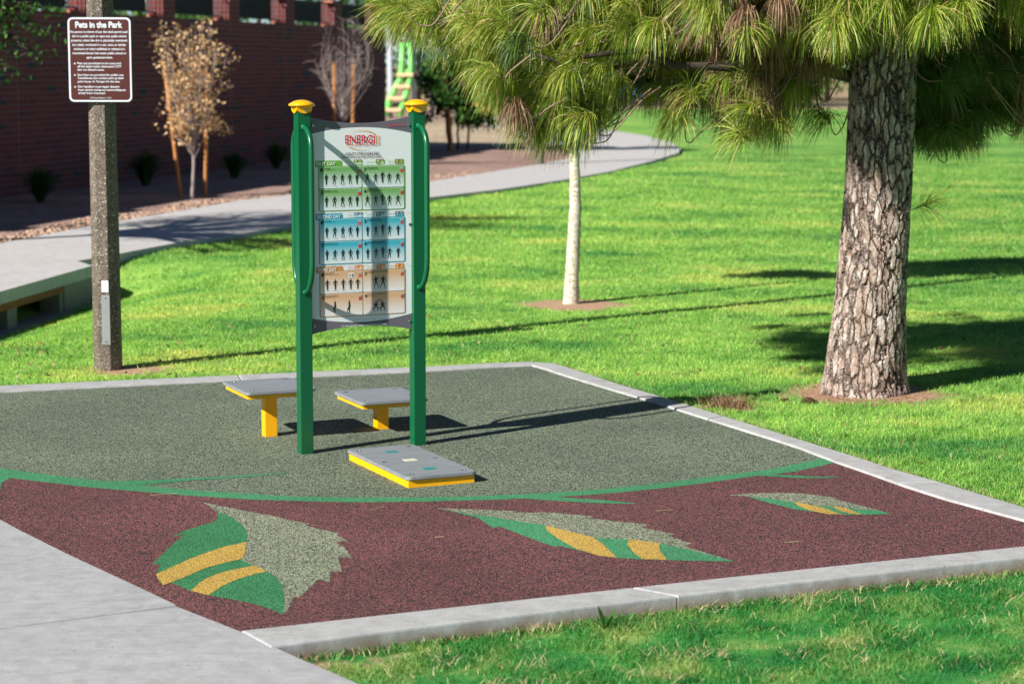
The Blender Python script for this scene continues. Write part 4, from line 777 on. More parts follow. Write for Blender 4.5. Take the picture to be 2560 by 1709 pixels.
# ------------------------------------------------------------------ agility steps
def step(name, label, x, y, yaw, W_, L_, ztop, kind, th=0.020):
    t = thing(name, label, 'exercise step', (x, y, 0), yaw, 'agility step platforms on the rubber pad')
    # W_ along x (local), L_ along y
    bm = bmesh.new(); pl = rrect(-W_/2, -L_/2, W_/2, L_/2, 0.032, 6); slab(bm, pl, ztop-th, ztop); finish(bm)
    es = [e for e in bm.edges if e.is_manifold and any(abs(f.normal.z) > 0.9 for f in e.link_faces) and any(abs(f.normal.z) < 0.5 for f in e.link_faces)]
    bmesh.ops.bevel(bm, geom=es, offset=0.004, segments=2, affect='EDGES'); deck = from_bm('deck_board', bm, 'board', t)
    if kind == 'low':
        bm = bmesh.new(); i = 0.014
        for c, s in (((0, -L_/2+i+0.003, 0), (W_-2*i, 0.006)), ((0, L_/2-i-0.003, 0), (W_-2*i, 0.006)), ((-W_/2+i+0.003, 0, 0), (0.006, L_-2*i-0.013)), ((W_/2-i-0.003, 0, 0), (0.006, L_-2*i-0.013))): box(bm, (c[0], c[1], (ztop-th)/2-0.025), (s[0], s[1], ztop-th+0.05-0.001))
        from_bm('yellow_skirt', bm, 'yellow', t)
        bl = [(sx*(W_/2-0.055), sy) for sx in (-1, 1) for sy in (-L_/2+0.07, 0.0, L_/2-0.07)]
        for yy_, mt in ((L_*0.30, 'teal'), (0.0, 'cream'), (-L_*0.30, 'teal')): bm = bmesh.new(); box(bm, (0.0, yy_, ztop+0.0008), (0.075, 0.062, 0.0016)); from_bm('grip_sticker', bm, mt, deck)
    else:
        bm = bmesh.new(); i = 0.024; hh = 0.026
        for c, s in (((0, -L_/2+i, 0), (W_-2*i, 0.006)), ((0, L_/2-i, 0), (W_-2*i, 0.006)), ((-W_/2+i-0.003, 0, 0), (0.006, L_-2*i-0.007)), ((W_/2-i+0.003, 0, 0), (0.006, L_-2*i-0.007))): box(bm, (c[0], c[1], ztop-th-hh/2-0.0005), (s[0], s[1], hh))
        box(bm, (0, 0, ztop-th-0.005), (W_-2*i-0.02, L_-2*i-0.02, 0.006)); from_bm('yellow_frame', bm, 'yellow', t)
        bm = bmesh.new(); box(bm, (0, 0, (ztop-th-0.009)/2-0.05), (0.079, 0.079, ztop-th-0.009+0.1), bev=0.002); from_bm('pedestal', bm, 'yellow', t)
        bl = [(sx*(W_/2-0.06), sy*(L_/2-0.075)) for sx in (-1, 1) for sy in (-1, 1)]
    for bx, by in bl:
        bm = bmesh.new(); bmesh.ops.create_cone(bm, cap_ends=True, segments=16, radius1=0.0135, radius2=0.0135, depth=0.0012, matrix=Matrix.Translation((bx, by, ztop+0.0004))); bo = from_bm('deck_bolt', bm, 'dark', deck)
        bm = bmesh.new(); bmesh.ops.create_cone(bm, cap_ends=True, segments=14, radius1=0.009, radius2=0.006, depth=0.0035, matrix=Matrix.Translation((bx+0.005, by-0.002, ztop+0.0012))); from_bm('bolt_head', bm, 'steel', bo, True)
    return t
step('low_step', 'lowest grey step board on yellow base with three stickers, before the right post', LOWX, LOWY, YLOW, WLOW, LLOW, ZLOW, 'low')
step('tall_step', 'tallest grey step board on yellow pedestal, left of the left green post', B1X, B1Y, YB, WP_, LB_, ZB1, 'high')
step('middle_step', 'middle-height grey step board on yellow pedestal, seen between the two green posts', B2X, B2Y, YB, WP_, LB_, ZB2, 'high')

# ------------------------------------------------------------------ concrete lamp posts
def lamp_post(name, label, x, y, hgt, r0=0.112, plate=True, tz=0.0):
    t = thing(name, label, 'lamp post', (x, y, tz), 0, 'octagonal aggregate concrete lamp posts')
    bm = bmesh.new(); rings = []
    for z, r_ in ((-0.3, r0+0.001), (2.9, r0-0.0105), (hgt, r0-0.0037*hgt)):
        rings.append([bm.verts.new((r_*math.cos(R(22.5+45*k-3)), r_*math.sin(R(22.5+45*k-3)), z)) for k in range(8)])
    for a, b in zip(rings, rings[1:]):
        for k in range(8): bm.faces.new((a[k], a[(k+1) % 8], b[(k+1) % 8], b[k]))
    bm.faces.new(rings[0][::-1]); bm.faces.new(rings[-1]); bmesh.ops.bevel(bm, geom=[e for e in bm.edges if abs(e.verts[0].co.z-e.verts[1].co.z) > 1], offset=0.006, segments=1, affect='EDGES')
    from_bm('shaft', bm, 'agg', t)
    bm = bmesh.new(); lathe(bm, [(0.05, hgt), (0.09, hgt+0.05), (0.24, hgt+0.12), (0.26, hgt+0.2), (0.12, hgt+0.42), (0.01, hgt+0.46)], 20); from_bm('lantern', bm, 'coverplate', t, True)
    if plate:
        bm = bmesh.new(); box(bm, (0.012, -r0*0.924-0.002, 0.385), (0.064, 0.010, 0.385), bev=0.002); pl = from_bm('access_cover', bm, 'coverplate', t)
        for z in (0.555, 0.215): bm = bmesh.new(); bmesh.ops.create_uvsphere(bm, u_segments=8, v_segments=6, radius=0.005, matrix=Matrix.Translation((0.012, -r0*0.924-0.008, z))); from_bm('screw', bm, 'dark', pl)
        bm = bmesh.new(); box(bm, (0.010, -r0*0.924-0.0005, 0.645), (0.053, 0.006, 0.088), bev=0.002); lb = from_bm('pole_number_label', bm, 'sticker', t)
        text_mesh('PL 30 17', -0.010, 0.668, 0.026, 0.676, r0*0.924+0.0048, 'lettering', 'black', lb)
        text_mesh('for service\ncall the city', -0.008, 0.635, 0.024, 0.658, r0*0.924+0.0048, 'lettering', 'ghost', lb)
    return t
lamp_post('lamp_post', 'tall speckled concrete lamp post carrying the brown park rules sign', -3.142, 16.33, 9.0)
lamp_post('lamp_post', 'distant concrete lamp post standing in gravel behind the pine boughs', 0.63, 49.75, 9.0, 0.125, False)
# park sign
sg = thing('park_rules_sign', 'brown and white Pets in the Park rules sign bolted to the lamp post', 'sign', (-3.1275, 16.207, 2.056), 0)
SW, SH = 0.476, 0.633
bm = bmesh.new(); pl = rrect(-SW/2, 0, SW/2, SH, 0.036, 6); a = [bm.verts.new((s, -0.002, z)) for s, z in pl]; b = [bm.verts.new((s, 0.002, z)) for s, z in pl]
bm.faces.new(a); bm.faces.new(b[::-1])
for i in range(len(a)): j = (i+1) % len(a); bm.faces.new((a[i], b[i], b[j], a[j]))
plate = from_bm('sign_plate', finish(bm), 'signwhite', sg)
flat('brown_field', [rrect(-SW/2+0.0135, 0.0135, SW/2-0.0135, SH-0.0135, 0.026, 6)], 0.0032, 'signbrown', plate)
def SG(body, px0, px1, pyc, hz, bold=0.02):
    L0 = 885+(pyc-222)*0.027; s0 = (px0-L0)/835*SW-SW/2; s1 = (px1-L0)/835*SW-SW/2; zc = SH-(pyc-222)/1110*SH; text_mesh(body, s0, zc-hz/2, s1, zc+hz/2, 0.0045, 'lettering', 'signwhite', plate, bold)
SG('Pets in the Park', 990, 1615, 318, 0.048, 0.035)
for l, a, b, y in (('No person in charge of any dog shall permit such', 922, 1688, 415), ('dog in a public park or upon any public school', 948, 1668, 472), ('property unless the dog is physically restrained', 935, 1680, 528), ('by a leash, enclosed in a car, cage, or similar', 953, 1668, 585), ('enclosure or being exhibited or trained at a', 973, 1650, 640), ('recognized kennel club event, public school or', 955, 1670, 695), ('park sponsored event.', 1145, 1488, 752)): SG(l, a, b, y, 0.0235)
for l, b, y in (('Pets are permitted to be loose and', 1598, 828), ('off the leash inside designated COT', 1605, 870), ('dog run fenced areas.', 1380, 913), ('Dog bags are provided for public use.', 1640, 981), ('Considerate dog owners pick up their', 1640, 1023), ("pet's feces. In Tempe it's the law.", 1590, 1068), ('Dog handlers must repair damage', 1580, 1136), ('from digging and must remove/dispose', 1665, 1179), ('of hair from grooming.', 1398, 1221)): SG(l, 1018+(y-828)*0.035, b, y, 0.0215)
SG('AZ Revised Statutes 11-1012', 1190, 1472, 1279, 0.013, 0.0)
flat('bullet_dot', [disc(-SW/2+(px-885-(y-222)*0.027)/835*SW, SH-(y-222)/1110*SH, 0.0062) for px, y in ((983, 828), (987, 980), (991, 1136))], 0.0045, 'signwhite', plate)
for px, y in ((1305, 362), (1330, 1187)):
    bm = bmesh.new(); bmesh.ops.create_uvsphere(bm, u_segments=12, v_segments=8, radius=0.0095, matrix=Matrix.Translation((-SW/2+(px-885-(y-222)*0.027)/835*SW, -0.005, SH-(y-222)/1110*SH))); from_bm('sign_bolt', bm, 'steel', plate, True)
bm = bmesh.new(); box(bm, (0, 0.004+0.0025, SH*0.5), (0.10, 0.006, SH*0.96)); from_bm('backing_bracket', bm, 'coverplate', sg)

# ------------------------------------------------------------------ brick wall with fence openings
wall = thing('brick_wall', 'long dark red brick wall with black fence panels set between piers', 'wall', (WA.x, WA.y, 0), math.pi/2-WAZ)
# local x runs along the wall, -y faces the path
bm = bmesh.new(); box(bm, ((-26+23.70)/2, 0.20, 1.40), (49.70, 0.40, 3.76)); from_bm('wall_body', bm, 'brick', wall)
piers = [3.80+3.84*k for k in range(-7, 6)]
for k, s in enumerate(piers):
    pw = 0.62; bm = bmesh.new(); box(bm, (s+pw/2-0.02, 0.20, 3.62), (pw-0.008, 0.394, 0.676)); p_ = from_bm('pier', bm, 'brick', wall)
    bm = bmesh.new(); box(bm, (s-0.17, 0.14, 3.312), (0.30, 0.26, 0.056), bev=0.006); box(bm, (s-0.10, 0.14, 3.93), (0.16, 0.26, 0.06), bev=0.004); from_bm('corner_brick', bm, 'brickl', p_)  # lighter orange than the piers: sunlight on these bricks is painted in
    # fence panel in the opening to the left of this pier (towards smaller s)
    a, b = s-3.84+pw+0.02, s-0.42
    bm = bmesh.new(); box(bm, ((a+b)/2, 0.27, 3.64), (b-a, 0.02, 0.50)); fp = from_bm('fence_panel', bm, 'mesh', wall)
    bm = bmesh.new(); box(bm, ((a+s)/2, 0.24, 3.395), (s-a-0.04, 0.035, 0.03)); box(bm, ((a+s)/2, 0.24, 3.905), (s-a-0.04, 0.035, 0.03)); from_bm('fence_rail', bm, 'mesh', fp)
    bm = bmesh.new()
    for q in np.arange(a+0.1, s-0.05, 0.12): box(bm, (q, 0.238, 3.65), (0.016, 0.016, 0.48))
    from_bm('fence_pickets', bm, 'mesh', fp)
bm = bmesh.new(); box(bm, (23.45, 3.4, 1.55), (0.40, 6.0, 3.3)); from_bm('return_wall', bm, 'brick', wall)
for s in (0.8, 4.9, 11.4, 15.2): bm = bmesh.new(); box(bm, (s, -0.001, 1.64), (0.012, 0.006, 3.2)); from_bm('control_joint', bm, 'head', wall)

# ------------------------------------------------------------------ trees
def limb_path(a, b, sag, n=7, wob=0.05, r=None):
    r = r or random; a = Vector(a); b = Vector(b); L_ = (b-a).length; out = []
    for i in range(n+1):
        f = i/n; q = a.lerp(b, f); q.z += sag*math.sin(f*math.pi)*L_
        if 0 < i < n: q += Vector((r.uniform(-1, 1), r.uniform(-1, 1), r.uniform(-1, 1)))*wob*L_*0.3
        out.append(q)
    return out
def leaf_cloud(centers, radii, counts, size, seed, droop=0.0, flatn=0.5):
    """leaf quads scattered in clumps: V, F"""
    g = np.random.default_rng(seed); Ps = []
    for c, r_, n in zip(centers, radii, counts):
        v = g.normal(size=(n, 3)); v /= np.linalg.norm(v, axis=1)[:, None]; v *= (g.random(n)**0.45)[:, None]*np.array(r_); Ps.append(v+np.array(c))
    p = np.vstack(Ps); n = len(p); d = g.normal(size=(n, 3)); d[:, 2] -= droop; d /= np.linalg.norm(d, axis=1)[:, None]
    s = g.normal(size=(n, 3)); s[:, 2] *= flatn; s -= d*(s*d).sum(1)[:, None]; s /= np.linalg.norm(s, axis=1)[:, None]+1e-9
    L_ = size*(0.6+0.8*g.random(n))[:, None]; W_ = L_*0.27
    V = np.stack([p, p+d*L_*0.5+s*W_, p+d*L_, p+d*L_*0.5-s*W_], 1).reshape(-1, 3); F = np.arange(n*4).reshape(-1, 4); return V, F
def broad_tree(name, label, base, hgt, clumps, leaf, size, n_leaf, trunk_r, bark_, seed, group=None, n_trunks=1, cat='tree', droop=0.3, lean=(0, 0)):
    rr = random.Random(seed); t = thing(name, label, cat, base, 0, group); bm = bmesh.new(); fork = hgt
    for k in range(n_trunks):
        ox = (k-(n_trunks-1)/2)*0.22; top = Vector((lean[0]+ox*1.6, lean[1], fork))
        tube(bm, limb_path((ox, 0, -0.3), top, 0, 6, 0.04, rr), [trunk_r*(1.15-0.5*i/6) for i in range(7)], 9)
    from_bm('trunk', bm, bark_, t, True)
    bm = bmesh.new()
    for (c, r_) in clumps:
        a = (lean[0]+rr.uniform(-.05, .05), lean[1], fork*rr.uniform(0.85, 1.0)); tube(bm, limb_path(a, c, 0.08, 6, 0.12, rr), [trunk_r*0.5*(1-0.13*i) for i in range(7)], 6)
        for q in range(3):
            e = Vector(c)+Vector((rr.uniform(-1, 1)*r_[0], rr.uniform(-1, 1)*r_[1], rr.uniform(-.8, .8)*r_[2]))*0.8; tube(bm, limb_path(c, e, 0.05, 4, 0.15, rr), [trunk_r*0.2*(1-0.2*i) for i in range(5)], 4)
    from_bm('limbs', bm, bark_, t, True)
    vol = np.array([r_[0]*r_[1]*r_[2] for c, r_ in clumps]); cnt = (vol/vol.sum()*n_leaf).astype(int)+5
    V, F = leaf_cloud([c for c, r_ in clumps], [r_ for c, r_ in clumps], cnt, size, seed, droop); from_np('crown', V, F, leaf, t); return t
def rand_clumps(rr, n, cx, cy, cz, RX, RY, RZ, r0, r1):
    out = []
    for k in range(n):
        while True:
            v = (rr.uniform(-1, 1), rr.uniform(-1, 1), rr.uniform(-1, 1))
            if sum(a*a for a in v) < 1: break
        r_ = rr.uniform(r0, r1); out.append(((cx+v[0]*RX, cy+v[1]*RY, cz+v[2]*RZ), (r_, r_, r_*0.8)))
    return out
rr = random.Random(11)
# leafy tree left of the frame whose branches hang into the top left corner
cl = rand_clumps(rr, 34, 0, 0, 4.6, 2.3, 3.0, 1.2, 0.45, 0.8)+[((2.25, -1.3, 2.5), (0.5, 0.5, 0.45)), ((2.75, -1.3, 3.0), (0.5, 0.4, 0.35)), ((3.15, -1.25, 2.7), (0.35, 0.3, 0.14)), ((2.15, -1.3, 2.05), (0.3, 0.3, 0.2)), ((3.05, -1.3, 2.45), (0.3, 0.3, 0.10)), ((2.6, -1.3, 3.05), (0.55, 0.5, 0.3)), ((2.3, -1.3, 2.75), (0.4, 0.4, 0.3)), ((2.45, -1.4, 3.0), (0.5, 0.5, 0.35)), ((2.75, -1.2, 2.65), (0.42, 0.4, 0.22)), ((2.2, -1.5, 2.3), (0.45, 0.4, 0.35)), ((2.65, -1.3, 2.25), (0.35, 0.3, 0.16)), ((2.1, -1.2, 3.3), (0.6, 0.6, 0.5)), ((3.0, -1.2, 2.95), (0.4, 0.35, 0.14)), ((0.4, -0.1, 6.4), (1.1, 0.45, 0.25)), ((0.0, -0.1, 6.3), (0.7, 0.4, 0.25)), ((0.9, 0.0, 6.5), (0.7, 0.4, 0.25)), ((0.4, -0.2, 6.4), (1.0, 0.35, 0.25)), ((0.3, 0.0, 6.35), (1.0, 0.3, 0.25)), ((0.8, -0.1, 6.6), (0.9, 0.35, 0.2)), ((1.9, -1.5, 2.75), (0.5, 0.5, 0.5)), ((2.3, -1.4, 1.98), (0.4, 0.3, 0.12))]
broad_tree('leafy_tree', 'dark green leafy tree whose branches hang in the top left corner', (-8.6, 26.3, 0), 2.8, cl, 'leafd', 0.07, 20000, 0.14, 'darkbark', 3, droop=0.6)
# young white-trunked tree
wt = thing('white_trunk_tree', 'young tree with a whitewashed slender trunk in the middle of the lawn', 'tree', (0.606, 21.30, -0.05), 0)
bm = bmesh.new(); gz = np.linspace(-0.2, 2.9, 90); gq = random.Random(2); cxw = np.interp(gz, [-.2, .02, .25, .6, .95, 1.3, 1.55, 2.1, 2.9], [-.015, -.01, -.002, .012, .028, .022, .012, .02, 0]); rw = np.interp(gz, [-.2, .02, .25, .6, .95, 1.3, 1.55, 2.1, 2.9], [.092, .080, .073, .065, .061, .052, .048, .042, .03])
pts = [(cxw[i]+gq.uniform(-.0025, .0025), gq.uniform(-.002, .002), gz[i]) for i in range(90)]; tube(bm, pts, [rw[i]*(1+gq.uniform(-.035, .045)) for i in range(90)], 20)
tk = from_bm('trunk', bm, 'birch', wt, True); bm = bmesh.new(); g = random.Random(4)
for k in range(80):
    z = g.uniform(0.05, 1.9); a = g.uniform(-0.75, 1.0) if g.random() < 0.45 else g.uniform(-0.15, 0.65); rad = np.interp(z, [0, .25, .6, .95, 1.3, 1.55, 2.1], [0.082, 0.075, 0.066, 0.062, 0.052, 0.048, 0.042]); cx = np.interp(z, [0, .25, .6, .95, 1.3, 1.55, 2.1], [-.01, -.002, .012, .028, .022, .012, .02])
    box(bm, (cx+math.cos(a)*rad, math.sin(a)*rad, z), (0.006, g.uniform(0.008, 0.035), g.uniform(0.004, 0.014)), rz=0)
bm2 = bm; from_bm('bark_scars', bm2, 'birchmark', tk)
cw = rand_clumps(rr, 22, 0.2, 0.0, 3.75, 1.1, 0.8, 1.15, 0.26, 0.45)+[((-0.9, 0.2, 2.7), (0.4, 0.3, 0.25)), ((-0.5, 0.2, 2.75), (0.4, 0.3, 0.25)), ((-0.9, 0.2, 3.0), (0.4, 0.3, 0.2)), ((1.2, 0.1, 3.1), (0.45, 0.3, 0.2))]
bm = bmesh.new()
for (c, r_) in cw: tube(bm, limb_path((0.0, 0, g.uniform(2.3, 2.9)), c, 0.05, 5, 0.1, g), [0.02, 0.017, 0.014, 0.011, 0.009, 0.006], 5)
from_bm('limbs', bm, 'greybark', wt); V, F = leaf_cloud([c for c, r_ in cw], [r_ for c, r_ in cw], [620]*len(cw), 0.085, 6, 0.4); from_np('crown', V, F, 'leafm', wt)

# golden-leaved young tree with two stakes
def stake(label, a, b, r_=0.035):
    t = thing('tree_stake', label, 'stake', a, 0, 'round wooden tree stakes'); bm = bmesh.new(); d = Vector(b)-Vector(a); tube(bm, [(0, 0, -0.2), (0, 0, 0), d*0.5, d], r_, 10); from_bm('pole', bm, 'stake', t, True)
    bm = bmesh.new(); lathe(bm, [(r_+0.004, 0), (r_+0.004, 0.03)], 10, tuple(d*0.62)); from_bm('tie_band', bm, 'dark', t); return t
stake('leaning orange wooden stake left of the golden-leaved tree', (-5.86, 37.47, 0), (-6.11, 37.47, 2.38)); stake('upright wooden stake among the leaves of the golden tree', (-5.46, 37.7, 0), (-5.38, 37.7, 2.42))
def whip_tree(name, label, base, H_, rx, n_br, seed, bark_, leaves=None, nl=0, curl=0.0, r0=0.03, zf=0.62):
    t = thing(name, label, 'tree', base); g = random.Random(seed); bm = bmesh.new(); tips = []
    tube(bm, limb_path((0, 0, -0.2), (0.05, 0, H_*0.45), 0, 6, 0.03, g), [r0*(1-0.07*i) for i in range(7)], 8); from_bm('trunk', bm, bark_, t, True)
    bm = bmesh.new()
    for k in range(n_br):
        a = g.uniform(0, 6.283); z0 = g.uniform(zf-0.1, H_*0.5) if not curl else g.uniform(0.9, 1.5); rad = rx*g.uniform(0.35, 1.0); zt = g.uniform(0.75, 1.0)*H_ if g.random() < 0.6 else g.uniform(0.35, 0.7)*H_
        pts = []; n = 12 if curl else 7; ef = g.uniform(0.62, 1.0); pw = g.uniform(0.6, 1.1); zt2 = H_*g.uniform(0.72, 1.02)
        for i in range(n+1):
            f = i/n
            if curl: rr_ = rad*(math.sin(min(1, f*ef)*math.pi)**pw); z = z0+(zt2-z0)*f**0.8+0.05*math.sin(f*9+a)
            else: rr_ = rad*(1.25-0.55*zt/H_)*(f**0.8)*(1-0.25*f); z = z0+(zt-z0)*f**0.9
            pts.append(Vector((0.04+math.cos(a)*rr_, math.sin(a)*rr_, z))+Vector((g.uniform(-1, 1), g.uniform(-1, 1), 0))*0.012)
        tube(bm, pts, [max(0.0025, (0.011 if not curl else 0.0065)*(1-i/n*0.75)) for i in range(n+1)], 4, False); tips += pts[2:]
        for q in range(3):
            p0 = g.choice(pts[2:]); e = p0+Vector((g.uniform(-1, 1), g.uniform(-1, 1), g.uniform(-0.2, 0.8)))*0.32; tube(bm, limb_path(p0, e, 0.05, 4, 0.1, g), [0.005, 0.004, 0.0035, 0.003, 0.002], 4, False); tips.append(e); tips.append(p0.lerp(e, .5))
    from_bm('twigs', bm, bark_, t)
    if leaves:
        c = [tuple(v) for v in tips]; V, F = leaf_cloud(c, [(0.09, 0.09, 0.09)]*len(c), [max(1, int(nl/len(c)))]*len(c), 0.062, seed, 0.4); V, F = V, F; from_np('leaves', V, F, leaves, t)
    return t
whip_tree('golden_tree', 'young tree with golden dry leaves between two stakes before the wall', (-5.60, 37.1, 0), 3.05, 1.05, 60, 8, 'greybark', 'gold', 3300, r0=0.036, zf=0.75)
whip_tree('bare_tree', 'bare young tree with a grey tangle of curved twigs before the wall', (-3.93, 48.8, 0), 3.35, 0.78, 60, 21, 'greybark', None, 0, curl=1.0, r0=0.045)
stake('left wooden stake of the bare tree', (-4.10, 48.8, 0), (-4.07, 48.8, 2.34), 0.045); stake('right wooden stake of the bare tree', (-3.68, 48.8, 0), (-3.62, 48.8, 2.33), 0.045)
# dark evergreen young trees by the wall end and a turning tree beside them
cl = rand_clumps(random.Random(31), 26, 0.1, 0, 1.65, 1.1, 0.9, 0.85, 0.34, 0.55)+[((0.9, 0, 0.75), (0.35, 0.3, 0.2)), ((-0.9, 0, 0.85), (0.35, 0.3, 0.2)), ((0.2, -.2, 0.8), (0.5, 0.4, 0.25))]
broad_tree('dark_evergreen', 'dark round-crowned young tree with thin trunks beyond the exercise board', (-1.50, 58.5, 0), 1.2, cl, 'leafd', 0.13, 8200, 0.035, 'darkbark', 32, n_trunks=3)
stake('orange wooden stake in the dark round-crowned tree', (-1.66, 58.0, 0), (-1.86, 58.0, 2.42), 0.055)
cl = rand_clumps(random.Random(33), 20, 0, 0, 2.3, 1.5, 1.2, 0.75, 0.35, 0.55)+[((-0.9, 0, 1.25), (0.55, 0.4, 0.3)), ((0.6, 0, 1.35), (0.5, 0.4, 0.25))]
broad_tree('turning_tree', 'mid green tree with orange-tinged leaflets behind the pine boughs', (0.45, 57.0, 0), 1.7, cl, 'leafo', 0.15, 4600, 0.06, 'greybark', 34)

# grass-like shrubs along the foot of the wall
def strap_shrub(label, x, y, r_, h_, seed):
    g = np.random.default_rng(seed); t = thing('strap_shrub', label, 'shrub', (x, y, -0.01), 0, 'dark grass-like shrubs along the wall foot'); n = 260
    a = g.random(n)*6.283; l = h_*(0.7+0.5*g.random(n)); sp_ = r_*(0.10+1.25*g.random(n)**1.3); d = np.c_[np.cos(a), np.sin(a)]; w_ = np.c_[-np.sin(a), np.cos(a), np.zeros(n)]*0.007
    b = np.c_[d*0.06*g.random(n)[:, None], np.zeros(n)]; m_ = b+np.c_[d*(sp_*0.5)[:, None], l*0.72]; e = b+np.c_[d*sp_[:, None], l*(1.0-0.55*sp_/r_)]
    V = np.stack([b-w_, b+w_, m_+w_, m_-w_, e+w_*0.2, e-w_*0.2], 1).reshape(-1, 3); k = np.arange(n)[:, None]*6; F = np.concatenate([k+[0, 1, 2, 3], k+[3, 2, 4, 5]]); from_np('leaves', V, F, 'leafd', t)
    return t
for i, (lab, x, y, r_, h_) in enumerate((('leftmost dark strap-leaved shrub at the wall foot, left of the lamp post', -8.08, 36.3, 0.55, 0.62), ('strap-leaved shrub at the wall foot, between lamp post and golden tree', -7.10, 41.1, 0.5, 0.72), ('strap-leaved shrub at the wall foot, just right of the golden tree', -5.75, 43.9, 0.42, 0.55), ('strap-leaved shrub at the wall foot, just left of the left green post', -5.35, 48.1, 0.42, 0.62))): strap_shrub(lab, x, y, r_, h_, 50+i)

# ------------------------------------------------------------------ big pine
PX, PY = 2.548, 15.25
pine = thing('pine_tree', 'large pine with flaking bark and drooping long needles, right of the pad', 'pine tree', (PX, PY, -0.012), 0)
zs = np.r_[np.linspace(-0.12, 3.2, 460), np.linspace(3.25, 11, 60)]; na = 260
rad = np.interp(zs, [-0.12, 0.0, 0.06, 0.15, 0.3, 0.6, 1.0, 1.5, 2.4, 4, 11], [0.345, 0.318, 0.300, 0.285, 0.272, 0.250, 0.236, 0.228, 0.226, 0.19, 0.05])
cxz = np.interp(zs, [0, 0.5, 1.5, 3, 11], [0.0, 0.03, 0.08, 0.11, 0.2]); an = np.linspace(0, 2*math.pi, na, endpoint=False)
fl = 1+0.05*np.cos(an*5+0.7)[None, :]*np.exp(-zs/0.25)[:, None]+0.02*np.cos(an*3+zs[:, None]*0.9)
V = np.stack([cxz[:, None]+rad[:, None]*fl*np.cos(an), rad[:, None]*fl*np.sin(an), np.repeat(zs[:, None], na, 1)], -1).reshape(-1, 3)
I = np.arange(len(zs)*na).reshape(len(zs), na); F = np.stack([I[:-1], np.roll(I[:-1], -1, 1), np.roll(I[1:], -1, 1), I[1:]], -1).reshape(-1, 4)
from_np('trunk', V, F, 'pine_bark', pine, True)

def needle_tufts(tips, dirs, nn, length, width, seed, shoot=0.13, grav=1.0):
    """long drooping needles springing from the last stretch of each shoot"""
    g = np.random.default_rng(seed); T_ = np.asarray(tips); D = np.asarray(dirs); D /= np.linalg.norm(D, axis=1)[:, None]; n = len(T_)
    T2 = np.repeat(T_, nn, 0); D2 = np.repeat(D, nn, 0); m = len(T2); L_ = length*(0.7+0.4*g.random(m))*np.repeat(0.85+0.3*g.random(n), nn)
    back = g.random(m)**0.9*shoot; p0 = T2-D2*back[:, None]; v = g.normal(size=(m, 3)); v -= D2*(v*D2).sum(1)[:, None]; v /= np.linalg.norm(v, axis=1)[:, None]
    hang = np.repeat(np.where(g.random(n) < 0.28, 0.45, 1.0)*(0.75+0.5*g.random(n)), nn)*grav*(0.6+0.8*g.random(m)); spread = np.repeat(0.45+0.55*g.random(n), nn)*(0.45+0.8*g.random(m))
    d0 = D2*(0.55*(1-back/shoot)+0.12)[:, None]+v*spread[:, None]; d0[:, 2] += 0.12; d0 /= np.linalg.norm(d0, axis=1)[:, None]
    gv = np.array([0, 0, -1.0]); p1 = p0+d0*(L_*0.22)[:, None]
    d1 = d0+gv*(hang*1.15)[:, None]; d1 /= np.linalg.norm(d1, axis=1)[:, None]; p2 = p1+d1*(L_*0.36)[:, None]; d2 = d1+gv*(hang*0.75)[:, None]; d2 /= np.linalg.norm(d2, axis=1)[:, None]; p3 = p2+d2*(L_*0.42)[:, None]
    w_ = np.cross(d1, g.normal(size=(m, 3))); w_ /= np.linalg.norm(w_, axis=1)[:, None]; w_ *= width/2
    V = np.stack([p0-w_, p0+w_, p1+w_, p1-w_, p2+w_, p2-w_, p3+w_*0.3, p3-w_*0.3], 1).reshape(-1, 3); b = np.arange(m)[:, None]*8
    F = np.concatenate([b+[0, 1, 2, 3], b+[3, 2, 4, 5], b+[5, 4, 6, 7]]); return V, F
def smooth(pts, k=4):
    pts = [Vector(q) for q in pts]; p_ = [pts[0]]+list(pts)+[pts[-1]]; out = []
    for i in range(1, len(p_)-2):
        for j in range(k):
            t_ = j/k; a, b, c, d = p_[i-1], p_[i], p_[i+1], p_[i+2]; out.append(0.5*((2*b)+(c-a)*t_+(2*a-5*b+4*c-d)*t_*t_+(3*b-a-3*c+d)*t_**3))
    out.append(p_[-2]); return out
g = random.Random(77)
ZX = [(-1.3, 2.60), (-0.85, 2.42), (-0.7, 2.30), (-0.54, 2.20), (-0.36, 2.22), (-0.2, 2.00), (0.05, 1.76), (0.25, 1.66), (0.42, 1.62), (0.58, 1.86), (0.83, 1.98), (0.95, 2.02), (1.10, 1.84), (1.25, 1.88), (1.36, 2.0), (1.52, 1.66), (1.70, 1.74), (1.82, 1.72), (1.95, 1.90), (2.05, 1.72), (2.16, 1.84), (2.24, 1.66), (2.32, 2.42), (2.9, 2.40), (2.96, 1.64), (3.2, 1.58), (3.45, 1.54), (3.62, 1.78), (4.2, 1.66), (5.5, 1.9)]
zlow = lambda x: float(np.interp(x, [a for a, b in ZX], [b for a, b in ZX]))
green, deep, dead = [], [], []; twigs = []
